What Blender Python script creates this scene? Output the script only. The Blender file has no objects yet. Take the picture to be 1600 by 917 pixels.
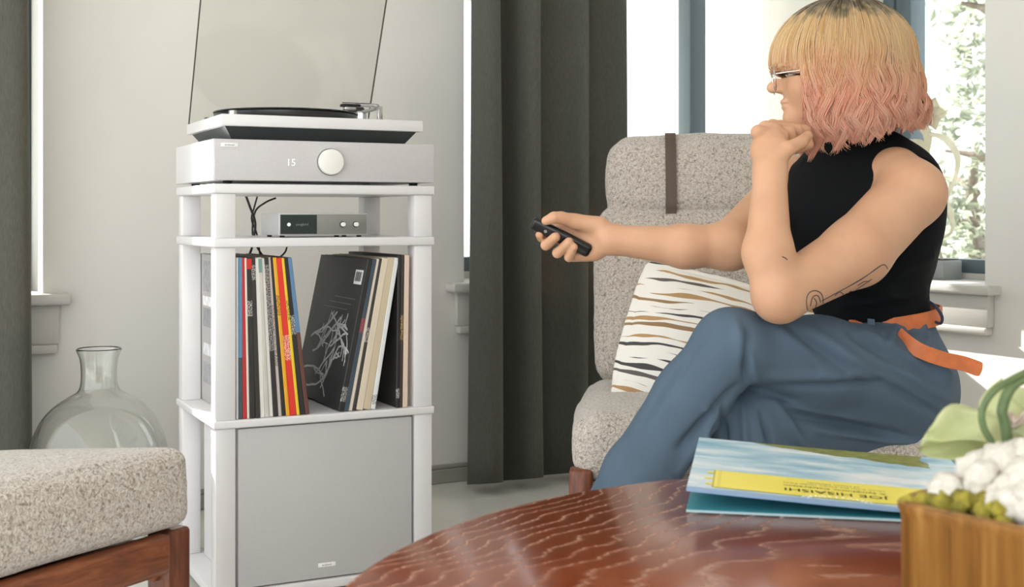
import bpy, bmesh, math, random
import numpy as np
from mathutils import Vector, Matrix, noise
from mathutils.bvhtree import BVHTree
random.seed(7); rng = np.random.default_rng(7)
sc = bpy.context.scene
C = sc.collection
PI = math.pi

# ------------------------------------------------------------------ camera, sky, sun, exposure
CAMZ = 0.765; FPX = 1950.0; HOR = 339.0
cd = bpy.data.cameras.new('camera'); cam = bpy.data.objects.new('camera', cd); C.objects.link(cam)
cam.location = (0, 0, CAMZ); cam.rotation_euler = (PI/2, 0, 0)
cd.sensor_width = 36; cd.lens = FPX/1600*36; cd.shift_y = -(458.5-HOR)/1600
cd.clip_start = .02
cd.dof.use_dof = True; cd.dof.focus_distance = 2.35; cd.dof.aperture_fstop = 9
sc.camera = cam
wd = bpy.data.worlds.new('sky'); sc.world = wd; wd.use_nodes = True
bg = wd.node_tree.nodes['Background']; bg.inputs[0].default_value = (.935, .98, 1, 1); bg.inputs[1].default_value = 1.6
sd = bpy.data.lights.new('sun', 'SUN'); sun = bpy.data.objects.new('sun', sd); C.objects.link(sun)
sd.energy = 11; sd.angle = math.radians(.6); sd.color = (1, .95, .88)
sun.rotation_euler = Vector((.60, -.625, -.44)).to_track_quat('-Z', 'Y').to_euler()
vs = sc.view_settings
vs.view_transform = 'Standard'; vs.look = 'None'; vs.gamma = 1; vs.use_curve_mapping = False; vs.exposure = 0.78

def at(x, y, Y):
    "photograph position (1600 x 917) and real distance -> point in the room"
    return Vector(((x-800)/FPX*Y, Y, CAMZ-(y-HOR)/FPX*Y))

# ------------------------------------------------------------------ materials
def lin(c):
    return tuple(((v/255)/12.92 if v/255 <= .04045 else ((v/255+.055)/1.055)**2.4) for v in c)
class NT:
    def __init__(s, name):
        s.m = bpy.data.materials.new(name); s.m.use_nodes = True; s.t = s.m.node_tree
        s.b = s.t.nodes['Principled BSDF']; s.o = s.t.nodes['Material Output']
    def n(s, typ, **kw):
        nd = s.t.nodes.new(typ)
        for k, v in kw.items():
            if k.startswith('i_'):
                key = k[2:]; key = int(key) if key.isdigit() else key
                nd.inputs[key].default_value = v
            else: setattr(nd, k, v)
        return nd
    def l(s, a, b): s.t.links.new(a, b)
    def co(s, kind='Object', scale=(1, 1, 1), rot=(0, 0, 0), loc=(0, 0, 0)):
        tc = s.n('ShaderNodeTexCoord'); mp = s.n('ShaderNodeMapping')
        mp.inputs['Scale'].default_value = scale; mp.inputs['Rotation'].default_value = rot; mp.inputs['Location'].default_value = loc
        s.l(tc.outputs[kind], mp.inputs[0]); return mp.outputs[0]
    def noise(s, vec, scale, detail=3, rough=.5, dist=0):
        nd = s.n('ShaderNodeTexNoise'); nd.inputs['Scale'].default_value = scale; nd.inputs['Detail'].default_value = detail
        nd.inputs['Roughness'].default_value = rough; nd.inputs['Distortion'].default_value = dist
        s.l(vec, nd.inputs['Vector']); return nd.outputs['Fac']
    def ramp(s, fac, stops, interp='LINEAR'):
        r = s.n('ShaderNodeValToRGB'); r.color_ramp.interpolation = interp
        el = r.color_ramp.elements
        while len(el) < len(stops): el.new(.5)
        for e, (p, c) in zip(el, stops):
            e.position = p; e.color = (*lin(c), 1) if not isinstance(c, float) else (c, c, c, 1)
        s.l(fac, r.inputs[0]); return r.outputs[0]
    def math(s, op, a, b=None, c=None):
        nd = s.n('ShaderNodeMath', operation=op)
        for i, v in enumerate((a, b, c)):
            if v is None: continue
            if isinstance(v, (int, float)): nd.inputs[i].default_value = v
            else: s.l(v, nd.inputs[i])
        return nd.outputs[0]
    def mix(s, fac, a, b):
        nd = s.n('ShaderNodeMix', data_type='RGBA')
        for i, v in ((0, fac), (6, a), (7, b)):
            if isinstance(v, (int, float)): nd.inputs[i].default_value = v
            elif isinstance(v, tuple): nd.inputs[i].default_value = (*lin(v), 1)
            else: s.l(v, nd.inputs[i])
        return nd.outputs[2]
    def bump(s, h, strength=.3, dist=.002, nrm=None):
        b = s.n('ShaderNodeBump'); b.inputs['Strength'].default_value = strength; b.inputs['Distance'].default_value = dist
        s.l(h, b.inputs['Height'])
        if nrm is not None: s.l(nrm, b.inputs['Normal'])
        s.l(b.outputs[0], s.b.inputs['Normal']); return b.outputs[0]
    def set(s, **kw):
        for k, v in kw.items():
            k = k.replace('_', ' ')
            if isinstance(v, (int, float)): s.b.inputs[k].default_value = v
            elif isinstance(v, tuple): s.b.inputs[k].default_value = (*lin(v), 1)
            else: s.l(v, s.b.inputs[k])
        return s
def P(name, col, rough=.5, metal=0., var=0., vscale=8, bump=0., bscale=60, bdist=.002, spec=None, coat=0.):
    m = NT(name); m.set(Roughness=rough, Metallic=metal)
    if spec is not None: m.b.inputs['Specular IOR Level'].default_value = spec
    if coat: m.b.inputs['Coat Weight'].default_value = coat
    if var:
        v = m.co(); f = m.noise(v, vscale, 4)
        lo = tuple(max(0, c*(1-var)) for c in col); hi = tuple(min(255, c*(1+var)) for c in col)
        m.set(Base_Color=m.ramp(f, [(.3, lo), (.7, hi)]))
    else: m.set(Base_Color=col)
    if bump: m.bump(m.noise(m.co(), bscale, 3), bump, bdist)
    return m.m

def boucle(name, dark, mid, light, sc_=1.0):
    m = NT(name); v = m.co()
    n1 = m.noise(v, 150*sc_, 2, .6, 1.2)
    vo = m.n('ShaderNodeTexVoronoi', feature='SMOOTH_F1'); vo.inputs['Scale'].default_value = 210*sc_
    vd = m.n('ShaderNodeVectorMath', operation='ADD'); m.l(v, vd.inputs[0])
    nn = m.n('ShaderNodeTexNoise'); nn.inputs['Scale'].default_value = 90*sc_; m.l(v, nn.inputs[0])
    sm = m.n('ShaderNodeVectorMath', operation='SCALE'); sm.inputs['Scale'].default_value = .02/sc_; m.l(nn.outputs['Color'], sm.inputs[0])
    m.l(sm.outputs[0], vd.inputs[1]); m.l(vd.outputs[0], vo.inputs['Vector'])
    h = m.math('ADD', m.math('MULTIPLY', m.math('SUBTRACT', 1.0, vo.outputs['Distance']), .75), m.math('MULTIPLY', n1, .55))
    m.set(Base_Color=m.ramp(h, [(.40, dark), (.62, mid), (.86, light)]), Roughness=.95, Specular_IOR_Level=.15)
    m.b.inputs['Sheen Weight'].default_value = .5; m.b.inputs['Sheen Roughness'].default_value = .4
    m.bump(h, .9, .004); return m.m

def wood(name, a, b, c, scale=(2, 2, 30), rough=.4, coat=.1):
    m = NT(name); v = m.co(scale=scale); f = m.noise(v, 4, 5, .6, .8)
    m.set(Base_Color=m.ramp(f, [(.3, a), (.52, b), (.72, c)]), Roughness=rough, Coat_Weight=coat)
    m.bump(f, .12, .001); return m.m

MT = {}
MT['wall'] = P('wall paint', (224, 221, 216), .85, var=.012, vscale=3, bump=.05, bscale=180, bdist=.001)
MT['ceil'] = P('ceiling paint', (235, 232, 228), .9)
MT['floor'] = P('floor concrete', (216, 214, 206), .22, var=.04, vscale=2.5)
MT['trim'] = P('trim paint', (196, 193, 187), .5)
MT['base'] = P('baseboard paint', (150, 147, 138), .55)
MT['frame'] = P('window frame paint', (88, 102, 109), .45)
MT['white'] = P('white lacquer', (222, 220, 221), .32, coat=.1)
MT['whitem'] = P('white matte body', (218, 216, 216), .5)
MT['grille'] = P('grey grille cloth', (196, 193, 194), .9, var=.03, vscale=700, bump=.25, bscale=900, bdist=.0005)
MT['grille2'] = P('grey grille cloth dark', (190, 188, 188), .9, var=.03, vscale=700, bump=.25, bscale=900, bdist=.0005)
MT['black'] = P('black plastic', (22, 22, 23), .35)
MT['rubber'] = P('black rubber', (30, 30, 30), .8)
MT['dkgreen'] = P('dark plinth', (44, 50, 48), .5)
MT['vinyl'] = P('black vinyl', (18, 20, 20), .25)
MT['chrome'] = P('brushed metal', (190, 190, 190), .25, 1.0)
MT['dkmetal'] = P('dark metal', (70, 70, 70), .35, .8)
MT['knob'] = P('white knob', (236, 233, 228), .4)
MT['print_white'] = P('white print', (245, 244, 242), .6)
MT['print_grey'] = P('grey print', (120, 128, 124), .6)
MT['print_black'] = P('black print', (25, 25, 20), .6)
MT['leather'] = P('brown strap leather', (82, 66, 56), .5, bump=.2, bscale=300)
MT['belt'] = P('tan belt leather', (205, 112, 62), .5, var=.05, vscale=60, bump=.15, bscale=350, bdist=.001)
MT['boucle'] = boucle('grey boucle fabric', (132, 120, 109), (180, 169, 158), (212, 203, 195), 1.25)
MT['boucle_o'] = boucle('beige boucle fabric', (120, 107, 95), (182, 170, 158), (218, 210, 202), 1.35)
MT['walnut'] = wood('walnut frame', (92, 44, 22), (128, 68, 36), (158, 92, 52), (3, 22, 22))
MT['walnut_v'] = wood('walnut leg', (84, 40, 22), (112, 58, 32), (134, 74, 44), (22, 22, 3))

def glassy(name, tint=(1, 1, 1), gloss=.06, rough=.02):
    m = NT(name); t = m.t; t.nodes.remove(m.b)
    tr = m.n('ShaderNodeBsdfTransparent'); tr.inputs[0].default_value = (*tint, 1)
    gl = m.n('ShaderNodeBsdfGlossy'); gl.inputs['Roughness'].default_value = rough
    mx = m.n('ShaderNodeMixShader'); mx.inputs[0].default_value = gloss
    m.l(tr.outputs[0], mx.inputs[1]); m.l(gl.outputs[0], mx.inputs[2]); m.l(mx.outputs[0], m.o.inputs[0]); return m.m
MT['pane'] = glassy('window glass', (.97, .98, .98), .04)
MT['lid'] = glassy('tinted acrylic', (.965, .965, .95), .05, .15)
MT['lidedge'] = P('acrylic edge', (70, 68, 62), .3)
m = NT('clear vase glass'); m.set(Base_Color=(250, 252, 250), Roughness=.0, IOR=1.45, Transmission_Weight=1.0); MT['glass'] = m.m
def cloth(name, col, trans, tcol):
    m = NT(name); v = m.co(scale=(1, 1, .15)); f = m.noise(v, 400, 3)
    lo = tuple(c*.9 for c in col); hi = tuple(min(255, c*1.1) for c in col)
    m.set(Base_Color=m.ramp(f, [(.3, lo), (.7, hi)]), Roughness=.85, Specular_IOR_Level=.25); m.bump(f, .15, .001)
    m.b.inputs['Sheen Weight'].default_value = .12
    tl = m.n('ShaderNodeBsdfTranslucent'); tl.inputs[0].default_value = (*lin(tcol), 1)
    mx = m.n('ShaderNodeMixShader'); mx.inputs[0].default_value = trans
    m.l(m.b.outputs[0], mx.inputs[1]); m.l(tl.outputs[0], mx.inputs[2]); m.l(mx.outputs[0], m.o.inputs[0]); return m.m
MT['curtain'] = cloth('charcoal curtain', (86, 88, 81), .16, (160, 132, 104))
MT['pants'] = P('slate blue trousers', (84, 101, 118), .8, var=.03, vscale=9, bump=.12, bscale=700, bdist=.0006, spec=.25)
MT['top'] = P('black knit', (9, 12, 15), .85, spec=.2, bump=.2, bscale=500, bdist=.0008)
m = NT('skin'); v = m.co(); f = m.noise(v, 14, 3)
m.set(Base_Color=m.ramp(f, [(.3, (202, 154, 122)), (.7, (212, 166, 134))]), Roughness=.5, Specular_IOR_Level=.35)
m.b.inputs['Subsurface Weight'].default_value = .15; m.b.inputs['Subsurface Radius'].default_value = (.012, .005, .003); m.b.inputs['Subsurface Scale'].default_value = .6
m.bump(m.noise(v, 420, 2), .06, .001); MT['skin'] = m.m

# ------------------------------------------------------------------ mesh helpers
def link(name, me, mat=None, parent=None, smooth=False):
    o = bpy.data.objects.new(name, me); C.objects.link(o)
    if mat is not None:
        for mm in (mat if isinstance(mat, (list, tuple)) else [mat]): me.materials.append(mm)
    if parent is not None: o.parent = parent
    if smooth: me.shade_smooth()
    return o
def fin(name, bm, mat, parent=None, smooth=False, sharp=None):
    me = bpy.data.meshes.new(name); bm.to_mesh(me); bm.free()
    o = link(name, me, mat, parent, smooth)
    if sharp: me.set_sharp_from_angle(angle=math.radians(sharp))
    return o
def thing(name, label, cat, loc=(0, 0, 0), rotz=0., group=None):
    o = bpy.data.objects.new(name, None); C.objects.link(o); o.location = loc; o.rotation_euler = (0, 0, rotz)
    o.empty_display_size = .05
    return tag(o, label, cat, group)
def tag(o, label, cat, group=None, kind=None):
    o['label'] = label; o['category'] = cat
    if group: o['group'] = group
    if kind: o['kind'] = kind
    return o
def struct(o, label=None):
    o['kind'] = 'structure'
    if label: o['label'] = label
    return o
def bx(bm, x0, x1, y0, y1, z0, z1, bev=0., seg=2, M=None):
    r = bmesh.ops.create_cube(bm, size=1)
    vs_ = r['verts']
    for v in vs_: v.co = Vector((x0+(v.co.x+.5)*(x1-x0), y0+(v.co.y+.5)*(y1-y0), z0+(v.co.z+.5)*(z1-z0)))
    if bev:
        es = list({e for v in vs_ for e in v.link_edges})
        r2 = bmesh.ops.bevel(bm, geom=es, offset=bev, segments=seg, affect='EDGES', profile=.5)
        vs_ = list({v for f in r2['faces'] for v in f.verts} | {v for v in vs_ if v.is_valid})
    if M is not None:
        for v in vs_: v.co = M @ v.co
    return vs_
def box(name, x0, x1, y0, y1, z0, z1, mat, parent=None, bev=0., seg=2):
    bm = bmesh.new(); bx(bm, x0, x1, y0, y1, z0, z1, bev, seg)
    return fin(name, bm, mat, parent, smooth=bev > 0, sharp=40 if bev > 0 else None)
def tube(bm, pts, rad, n=8, cap=True):
    pts = [Vector(p) for p in pts]; rings = []
    up = Vector((0, 0, 1)); d0 = (pts[1]-pts[0]).normalized()
    if abs(d0.dot(up)) > .95: up = Vector((1, 0, 0))
    a = d0.cross(up).normalized()
    for i, p in enumerate(pts):
        d = ((pts[min(i+1, len(pts)-1)]-pts[max(i-1, 0)])).normalized()
        a = (a-d*a.dot(d)).normalized(); b = d.cross(a)
        r = rad[i] if isinstance(rad, (list, tuple)) else rad
        rings.append([bm.verts.new(p+(a*math.cos(2*PI*k/n)+b*math.sin(2*PI*k/n))*r) for k in range(n)])
    for i in range(len(rings)-1):
        for k in range(n): bm.faces.new((rings[i][k], rings[i][(k+1) % n], rings[i+1][(k+1) % n], rings[i+1][k]))
    if cap: bm.faces.new(rings[0][::-1]); bm.faces.new(rings[-1])
def tubeobj(name, pts, rad, mat, parent=None, n=8):
    bm = bmesh.new(); tube(bm, pts, rad, n); return fin(name, bm, mat, parent, True, 60)
def lathe(bm, prof, n=48, center=(0, 0, 0), close=False):
    rings = []
    for r, z in prof:
        rings.append([bm.verts.new((center[0]+r*math.cos(2*PI*k/n), center[1]+r*math.sin(2*PI*k/n), center[2]+z)) for k in range(n)] if r > 1e-6 else [bm.verts.new((center[0], center[1], center[2]+z))])
    m_ = len(rings)
    for i in range(m_ if close else m_-1):
        A, B = rings[i], rings[(i+1) % m_]
        for k in range(n):
            if len(A) == 1 and len(B) == 1: continue
            if len(A) == 1: bm.faces.new((A[0], B[(k+1) % n], B[k]))
            elif len(B) == 1: bm.faces.new((A[k], A[(k+1) % n], B[0]))
            else: bm.faces.new((A[k], A[(k+1) % n], B[(k+1) % n], B[k]))
    bmesh.ops.recalc_face_normals(bm, faces=bm.faces)
def latheobj(name, prof, mat, parent=None, n=48, center=(0, 0, 0), close=False, sharp=35):
    bm = bmesh.new(); lathe(bm, prof, n, center, close); return fin(name, bm, mat, parent, True, sharp)
def smoothpts(pts, sub=6):
    "Catmull-Rom through the points"
    P_ = [Vector(p) for p in pts]; out = []
    for i in range(len(P_)-1):
        p0 = P_[max(i-1, 0)]; p1 = P_[i]; p2 = P_[i+1]; p3 = P_[min(i+2, len(P_)-1)]
        for k in range(sub):
            t = k/sub
            out.append(.5*((2*p1)+(p2-p0)*t+(2*p0-5*p1+4*p2-p3)*t*t+(3*p1-p0-3*p2+p3)*t**3))
    out.append(P_[-1]); return out
def ribbon(bm, pts, wid, thick, side):
    "flat strap along pts; side = width direction"
    side = Vector(side).normalized(); rows = []
    for i, p in enumerate(pts):
        d = (pts[min(i+1, len(pts)-1)]-pts[max(i-1, 0)]).normalized()
        w = wid[i] if isinstance(wid, (list, tuple)) else wid
        s_ = (side-d*side.dot(d)).normalized(); n_ = d.cross(s_)
        rows.append([bm.verts.new(p+s_*a*w/2+n_*b*thick/2) for a, b in ((-1, -1), (1, -1), (1, 1), (-1, 1))])
    for i in range(len(rows)-1):
        for k in range(4): bm.faces.new((rows[i][k], rows[i][(k+1) % 4], rows[i+1][(k+1) % 4], rows[i+1][k]))
    bm.faces.new(rows[0][::-1]); bm.faces.new(rows[-1])
    bmesh.ops.recalc_face_normals(bm, faces=bm.faces)
def text(name, s, size, mat, parent, loc, rot, depth=.0003, align='CENTER', xs=1.0):
    cu = bpy.data.curves.new(name, 'FONT'); cu.body = s; cu.size = size; cu.align_x = align; cu.align_y = 'CENTER'; cu.extrude = depth
    cu.resolution_u = 2
    t = bpy.data.objects.new(name, cu); C.objects.link(t)
    bpy.context.view_layer.update()
    me = bpy.data.meshes.new_from_object(t.evaluated_get(bpy.context.evaluated_depsgraph_get()))
    bpy.data.objects.remove(t); bpy.data.curves.remove(cu)
    o = link(name, me, mat, parent); o.location = loc; o.rotation_euler = rot; o.scale = (xs, 1, 1)
    o['kind'] = 'stuff'
    return o
def cushion(name, w, d, h, mat, parent, round_=.04, bulge=.02, n=28, lump=.002, seed=0, side=.006):
    "soft box centred on its base: rounded edges, crowned faces"
    bm = bmesh.new(); bmesh.ops.create_cube(bm, size=2)
    bmesh.ops.subdivide_edges(bm, edges=bm.edges[:], cuts=n-1, use_grid_fill=True)
    hw, hd, hh = w/2, d/2, h/2
    for v in bm.verts:
        x, y, z = v.co
        # concentrate loops near the edges
        f = lambda t: math.sin(t*PI/2)*.55+t*.45
        x, y, z = f(x), f(y), f(z)
        p = Vector((x*hw, y*hd, z*hh)); q = Vector((max(-hw+round_, min(hw-round_, p.x)), max(-hd+round_, min(hd-round_, p.y)), max(-hh+round_*.95, min(hh-round_*.95, p.z))))
        e = p-q
        if e.length > 1e-6:
            mx = max(abs(e.x), abs(e.y), abs(e.z)); p = q+e.normalized()*mx
        k = (1-x*x)*(1-y*y)
        p.z += bulge*k*(1 if z > 0 else -.4)*abs(z)
        p.x += side*x*(1-y*y)*(1-z*z)*2; p.y += side*y*(1-x*x)*(1-z*z)*2
        nz = noise.noise(p*9+Vector((seed, 0, 0)))
        p += p.normalized()*nz*lump*2+p.normalized()*noise.noise(p*70+Vector((seed, 3, 0)))*lump*.6
        v.co = p+Vector((0, 0, hh))
    return fin(name, bm, mat, parent, True)

# ------------------------------------------------------------------ room axes
WY = math.radians(28)
LD = Vector((math.cos(WY), math.sin(WY), 0)); LN = Vector((-math.sin(WY), math.cos(WY), 0))      # along / out of the left-hand wall
CORNER = Vector((1.100, 4.291, 0))
CEIL = 2.55
roomL = Matrix.Translation(CORNER) @ Matrix.Rotation(WY, 4, 'Z')               # x = towards the corner (negative = along the wall), y = outwards
roomR = Matrix.Translation(CORNER) @ Matrix.Rotation(WY-PI/2, 4, 'Z')          # x = along the right-hand wall, y = outwards
def wallboxes(name, M, spans, mat):
    bm = bmesh.new()
    for x0, x1, z0, z1 in spans: bx(bm, x0, x1, 0, .30, z0, z1)
    o = fin(name, bm, mat); o.matrix_world = M; return struct(o)
SZ = .576; WT = 2.15
# left-hand wall: window_1 opening s 1.404..0.07, window_2 opening s 3.95..2.561
wallboxes('wall_left', roomL, [(-4.6, .30, 0, SZ-.02), (-4.6, .30, WT, CEIL), (-.06, .30, SZ-.02, WT), (-2.561, -1.404, SZ-.02, WT), (-4.6, -3.95, SZ-.02, WT)], MT['wall'])
RZ = .563
wallboxes('wall_right', roomR, [(0, 5.0, 0, RZ-.02), (0, 5.0, WT, CEIL), (0, .03, RZ-.02, WT), (.655, 5.0, RZ-.02, WT)], MT['wall'])
wallboxes('wall_back', roomL @ Matrix.Translation((0, -5.0, 0)) @ Matrix.Rotation(PI, 4, 'Z'), [(-.3, 2.3, 0, CEIL), (2.3, 4.6, 0, .35), (2.3, 4.6, 2.35, CEIL)], MT['wall'])
o = box('floor', -4.6, 4.6, -3.2, 6, -.05, 0, MT['floor']); struct(o)
o = box('ceiling', -4.6, .3, -5.2, .3, CEIL, CEIL+.1, MT['ceil']); o.matrix_world = roomL; struct(o)
for nm, M, x0, x1 in (('baseboard_left', roomL, -4.6, 0), ('baseboard_right', roomR, 0, 5.0)):
    bm = bmesh.new(); bx(bm, x0, x1, -.018, 0, 0, .04, .003); bx(bm, x0, x1, -.012, 0, .04, .052, .003)
    o = fin(nm, bm, MT['base']); o.matrix_world = M; struct(o)
def window(name, M, x0, x1, z0, fx, label, railh=.045, stiles=(True, True)):
    "recessed window: sill, apron, dark frame members, panes"
    e = bpy.data.objects.new(name, None); C.objects.link(e); e.matrix_world = M; struct(e, label)
    y0, y1 = .22, .28
    box('sill', x0-.06, x1+.06, -.055, .29, z0-.028, z0, MT['trim'], e, .008, 3)
    box('apron', x0-.035, x1+.035, -.028, -.0005, z0-.125, z0-.028, MT['trim'], e, .004)
    box('apron_moulding', x0-.03, x1+.03, -.034, -.0005, z0-.148, z0-.125, MT['trim'], e, .006)
    box('bottom_rail', x0, x1, y0, y1, z0+.02, z0+.02+railh, MT['frame'], e, .004)
    box('sill_upstand', x0, x1, y0-.01, y1, z0, z0+.02, MT['trim'], e)
    box('top_rail', x0, x1, y0, y1, WT-.05, WT, MT['frame'], e, .004)
    xs = [x0]
    for a, b in fx:
        box('mullion', a, b, y0-.012, y1, z0+.02, WT, MT['frame'], e, .005)
        xs += [(a+b)/2]
    xs.append(x1)
    for on, (a, b) in zip(stiles, ((x0, x0+.04), (x1-.04, x1))):
        if on: box('stile', a, b, y0, y1, z0+.02, WT, MT['frame'], e, .004)
    for a, b in zip(xs[:-1], xs[1:]): box('pane', a, b, .25, .256, z0+.03, WT-.01, MT['pane'], e)
    return e
window('window_1', roomL, -1.404, -.06, SZ, [(-.92, -.853), (-.446, -.378)], 'tall dark-framed window behind the armchair', stiles=(True, False))
window('window_2', roomL, -3.95, -2.561, SZ, [(-3.25, -3.19)], 'window behind the curtain at the left edge')
window('window_3', roomR, .03, .655, RZ, [(.02, .078), (.088, .157)], 'window with a view of trees to the right of the person', stiles=(False, True))

# unseen canvas sheets added outside the left-hand wall's two windows to shape the sunlight
for xa, xb, out, drop, lb in ((-1.75, .12, 1.30, .48, 'added canvas sun blocker outside the tall window'), (-4.1, -2.4, .45, .43, 'added canvas sun blocker outside the left window')):
    bm = bmesh.new(); Ma = Matrix(((1, 0, 0, 0), (0, out, 0, .30), (0, -drop, 1, 2.25), (0, 0, 0, 1)))
    bx(bm, xa, xb, 0, 1, 0, .012, M=Ma); bx(bm, xa, xb, .285+out, .30+out, 2.18-drop, 2.26-drop)
    o = fin('sun_blocker', bm, P('sun blocker canvas', (190, 186, 176), .9)); o.matrix_world = roomL; struct(o, lb)

# ------------------------------------------------------------------ trees outside
m = NT('leaf'); f = m.noise(m.co(), 3, 3)
m.set(Base_Color=m.ramp(f, [(.3, (112, 120, 110)), (.7, (138, 144, 128))]), Roughness=.6)
tl = m.n('ShaderNodeBsdfTranslucent'); tl.inputs[0].default_value = (*lin((150, 156, 138)), 1)
mx = m.n('ShaderNodeMixShader'); mx.inputs[0].default_value = .55
m.l(m.b.outputs[0], mx.inputs[1]); m.l(tl.outputs[0], mx.inputs[2]); m.l(mx.outputs[0], m.o.inputs[0]); MT['leaf'] = m.m
MT['bark'] = P('bark', (120, 108, 96), .9, var=.15, vscale=20, bump=.5, bscale=40, bdist=.01)
def tree(x, y, h, r, zc, label, nleaf, seed, leaf=.09):
    R = random.Random(seed)
    e = thing('leafy_tree', label, 'tree', (x, y, -.6), 0, 'trees beyond the windows')
    tubeobj('trunk', [(0, 0, 0), (.05, .02, h*.4), (-.04, .05, h*.75), (0, 0, h)], [.11, .09, .06, .02], MT['bark'], e, 10)
    for k in range(7):
        a = k*2.4; z0 = h*(.3+.08*k); L = r*(.9-.05*k)
        tubeobj('branch', smoothpts([(0, 0, z0), (L*.5*math.cos(a), L*.5*math.sin(a), z0+L*.25), (L*math.cos(a), L*math.sin(a), z0+L*.35)], 3), [.04]*4+[.025, .018, .01], MT['bark'], e, 6)
    vsx, fcs = [], []
    cl = [Vector((R.gauss(0, .5)*r, R.gauss(0, .5)*r, zc+R.gauss(0, .42)*h*.5)) for _ in range(70)]
    for i in range(nleaf):
        c_ = R.choice(cl)+Vector((R.gauss(0, .16), R.gauss(0, .16), R.gauss(0, .14)))*r*.9
        a = Vector((R.gauss(0, 1), R.gauss(0, 1), R.gauss(0, .6))).normalized(); b = a.cross(Vector((R.gauss(0, 1), R.gauss(0, 1), R.gauss(0, 1)))).normalized()
        s_ = leaf*R.uniform(.6, 1.3); n0 = len(vsx); up = a.cross(b)*s_*.15
        vsx += [c_-a*s_, c_+b*s_*.45+up, c_+a*s_, c_-b*s_*.45+up]; fcs += [(n0, n0+1, n0+2), (n0, n0+2, n0+3)]
    me = bpy.data.meshes.new('crown'); me.from_pydata([tuple(v) for v in vsx], [], fcs)
    o = link('crown', me, MT['leaf'], e); o['kind'] = 'stuff'
tree(3.60, 8.9, 4.4, .62, 2.2, 'leafy green tree close outside the right-hand window', 3000, 3, .05)
tree(3.95, 10.6, 2.0, .8, .95, 'low pale bushy tree behind the window sill on the right', 1300, 5, .05)
tree(6.6, 15.0, 6.5, 1.3, 3.6, 'tall tree further off at the right-hand window edge', 1500, 9, .09)
o = box('ground_outside', -30, 30, 6.3, 60, -.75, -.6, P('lawn', (170, 172, 150), .9, var=.1, vscale=.5)); struct(o)

# ------------------------------------------------------------------ curtains
def curtain(name, s0, s1, off, prof, label, hem=.025, zt=2.42, seed=0, mat='curtain'):
    "prof: fold profile as (fraction across, depth towards the room)"
    nx, nz = 200, 26
    pf = smoothpts([Vector((f, d, 0)) for f, d in prof], 10)
    px_ = np.array([p.x for p in pf]); py_ = np.array([p.y for p in pf]); tt_ = np.linspace(0, 1, len(pf))
    bm = bmesh.new(); g = []
    for j in range(nz+1):
        v = j/nz; row = []
        for i in range(nx+1):
            u = i/nx; fx = float(np.interp(u, tt_, px_)); d = float(np.interp(u, tt_, py_))
            k = 1.0-.30*v
            zz = hem+(zt-hem)*v+(.010*d/.05 if j == 0 else 0)
            row.append(bm.verts.new((-(s0+(s1-s0)*fx)+.006*math.sin(3*v+u*9+seed), -(off+d*k+.008*math.sin(2.2*v+u*7+seed)), zz)))
        g.append(row)
    for j in range(nz):
        for i in range(nx): bm.faces.new((g[j][i], g[j][i+1], g[j+1][i+1], g[j+1][i]))
    e = thing(name, label, 'curtain'); e.matrix_world = roomL
    o = fin('cloth_panel', bm, MT[mat], e, True)
    sm = o.modifiers.new('solid', 'SOLIDIFY'); sm.thickness = .004
    tubeobj('rod', [(-min(s0, s1)+.12, -off, zt+.02), (-max(s0, s1)-.12, -off, zt+.02)], .012, MT['dkmetal'], e, 10)
    for k in range(6):
        x = -(s0+(s1-s0)*(k+.5)/6)
        bm2 = bmesh.new(); tube(bm2, [(x, -off+.018*math.cos(t*PI/6), zt+.02+.018*math.sin(t*PI/6)) for t in range(13)], .003, 6); fin('ring', bm2, MT['dkmetal'], e, True)
    return e
curtain('curtain', 1.462, .955, .17, [(0, -.03), (.01, .03), (.05, .062), (.11, .058), (.145, .02), (.165, -.05), (.21, -.062), (.255, -.04), (.29, .02), (.34, .055), (.385, .06), (.405, .035), (.405, -.03), (.45, -.055), (.53, -.04), (.61, .0), (.66, .04), (.69, .045), (.705, .02), (.70, -.035), (.76, -.06), (.86, -.05), (.93, -.02), (.98, .02), (1, 0)], 'long charcoal curtain hanging between the white stand and the armchair')
curtain('curtain', 2.612, 3.35, .14, [(0, 0), (.008, .04), (.03, .055), (.07, .05), (.10, .02), (.12, -.04), (.17, -.05), (.22, .0), (.27, .05), (.33, .05), (.38, -.03), (.45, -.05), (.52, .03), (.58, .05), (.65, -.04), (.75, .04), (.85, -.04), (.93, .04), (1, 0)], 'charcoal curtain at the left edge of the picture', seed=2)

# ------------------------------------------------------------------ hi-fi stand (local x along its front, y to the back)
SYAW = .4581; SP = Vector((-.5728, 2.395, 0))
W_, D_ = .46, .359
def S(x, y, z): return SP+Vector((x*math.cos(SYAW)-y*math.sin(SYAW), x*math.sin(SYAW)+y*math.cos(SYAW), z))
stand = thing('hifi_stand', 'white four-post stand with open shelves holding records and audio gear', 'stand', SP, SYAW)
ZA, ZB, ZC, ZD = (.8106, .8294), (.7059, .724), (.3557, .3713), (.022, .040)
for z0, z1 in (ZA, ZB, ZC, ZD): box('shelf', 0, W_, 0, D_, z0, z1, MT['white'], stand, .0035, 3)
PW = .039
for z0, z1 in ((ZB[1], ZA[0]), (ZC[1], ZB[0]), (ZD[1], ZC[0])):
    for px_ in (.005, W_-.005-PW):
        for py_ in (.005, D_-.005-PW):
            box('post', px_, px_+PW, py_, py_+PW, z0, z1, MT['white'], stand, .0015)
for px_ in (.04, W_-.04):
    for py_ in (.04, D_-.04): latheobj('foot', [(0, 0), (.016, 0), (.018, .004), (.018, .022), (0, .022)], MT['rubber'], stand, 20, (px_, py_, 0))
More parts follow.
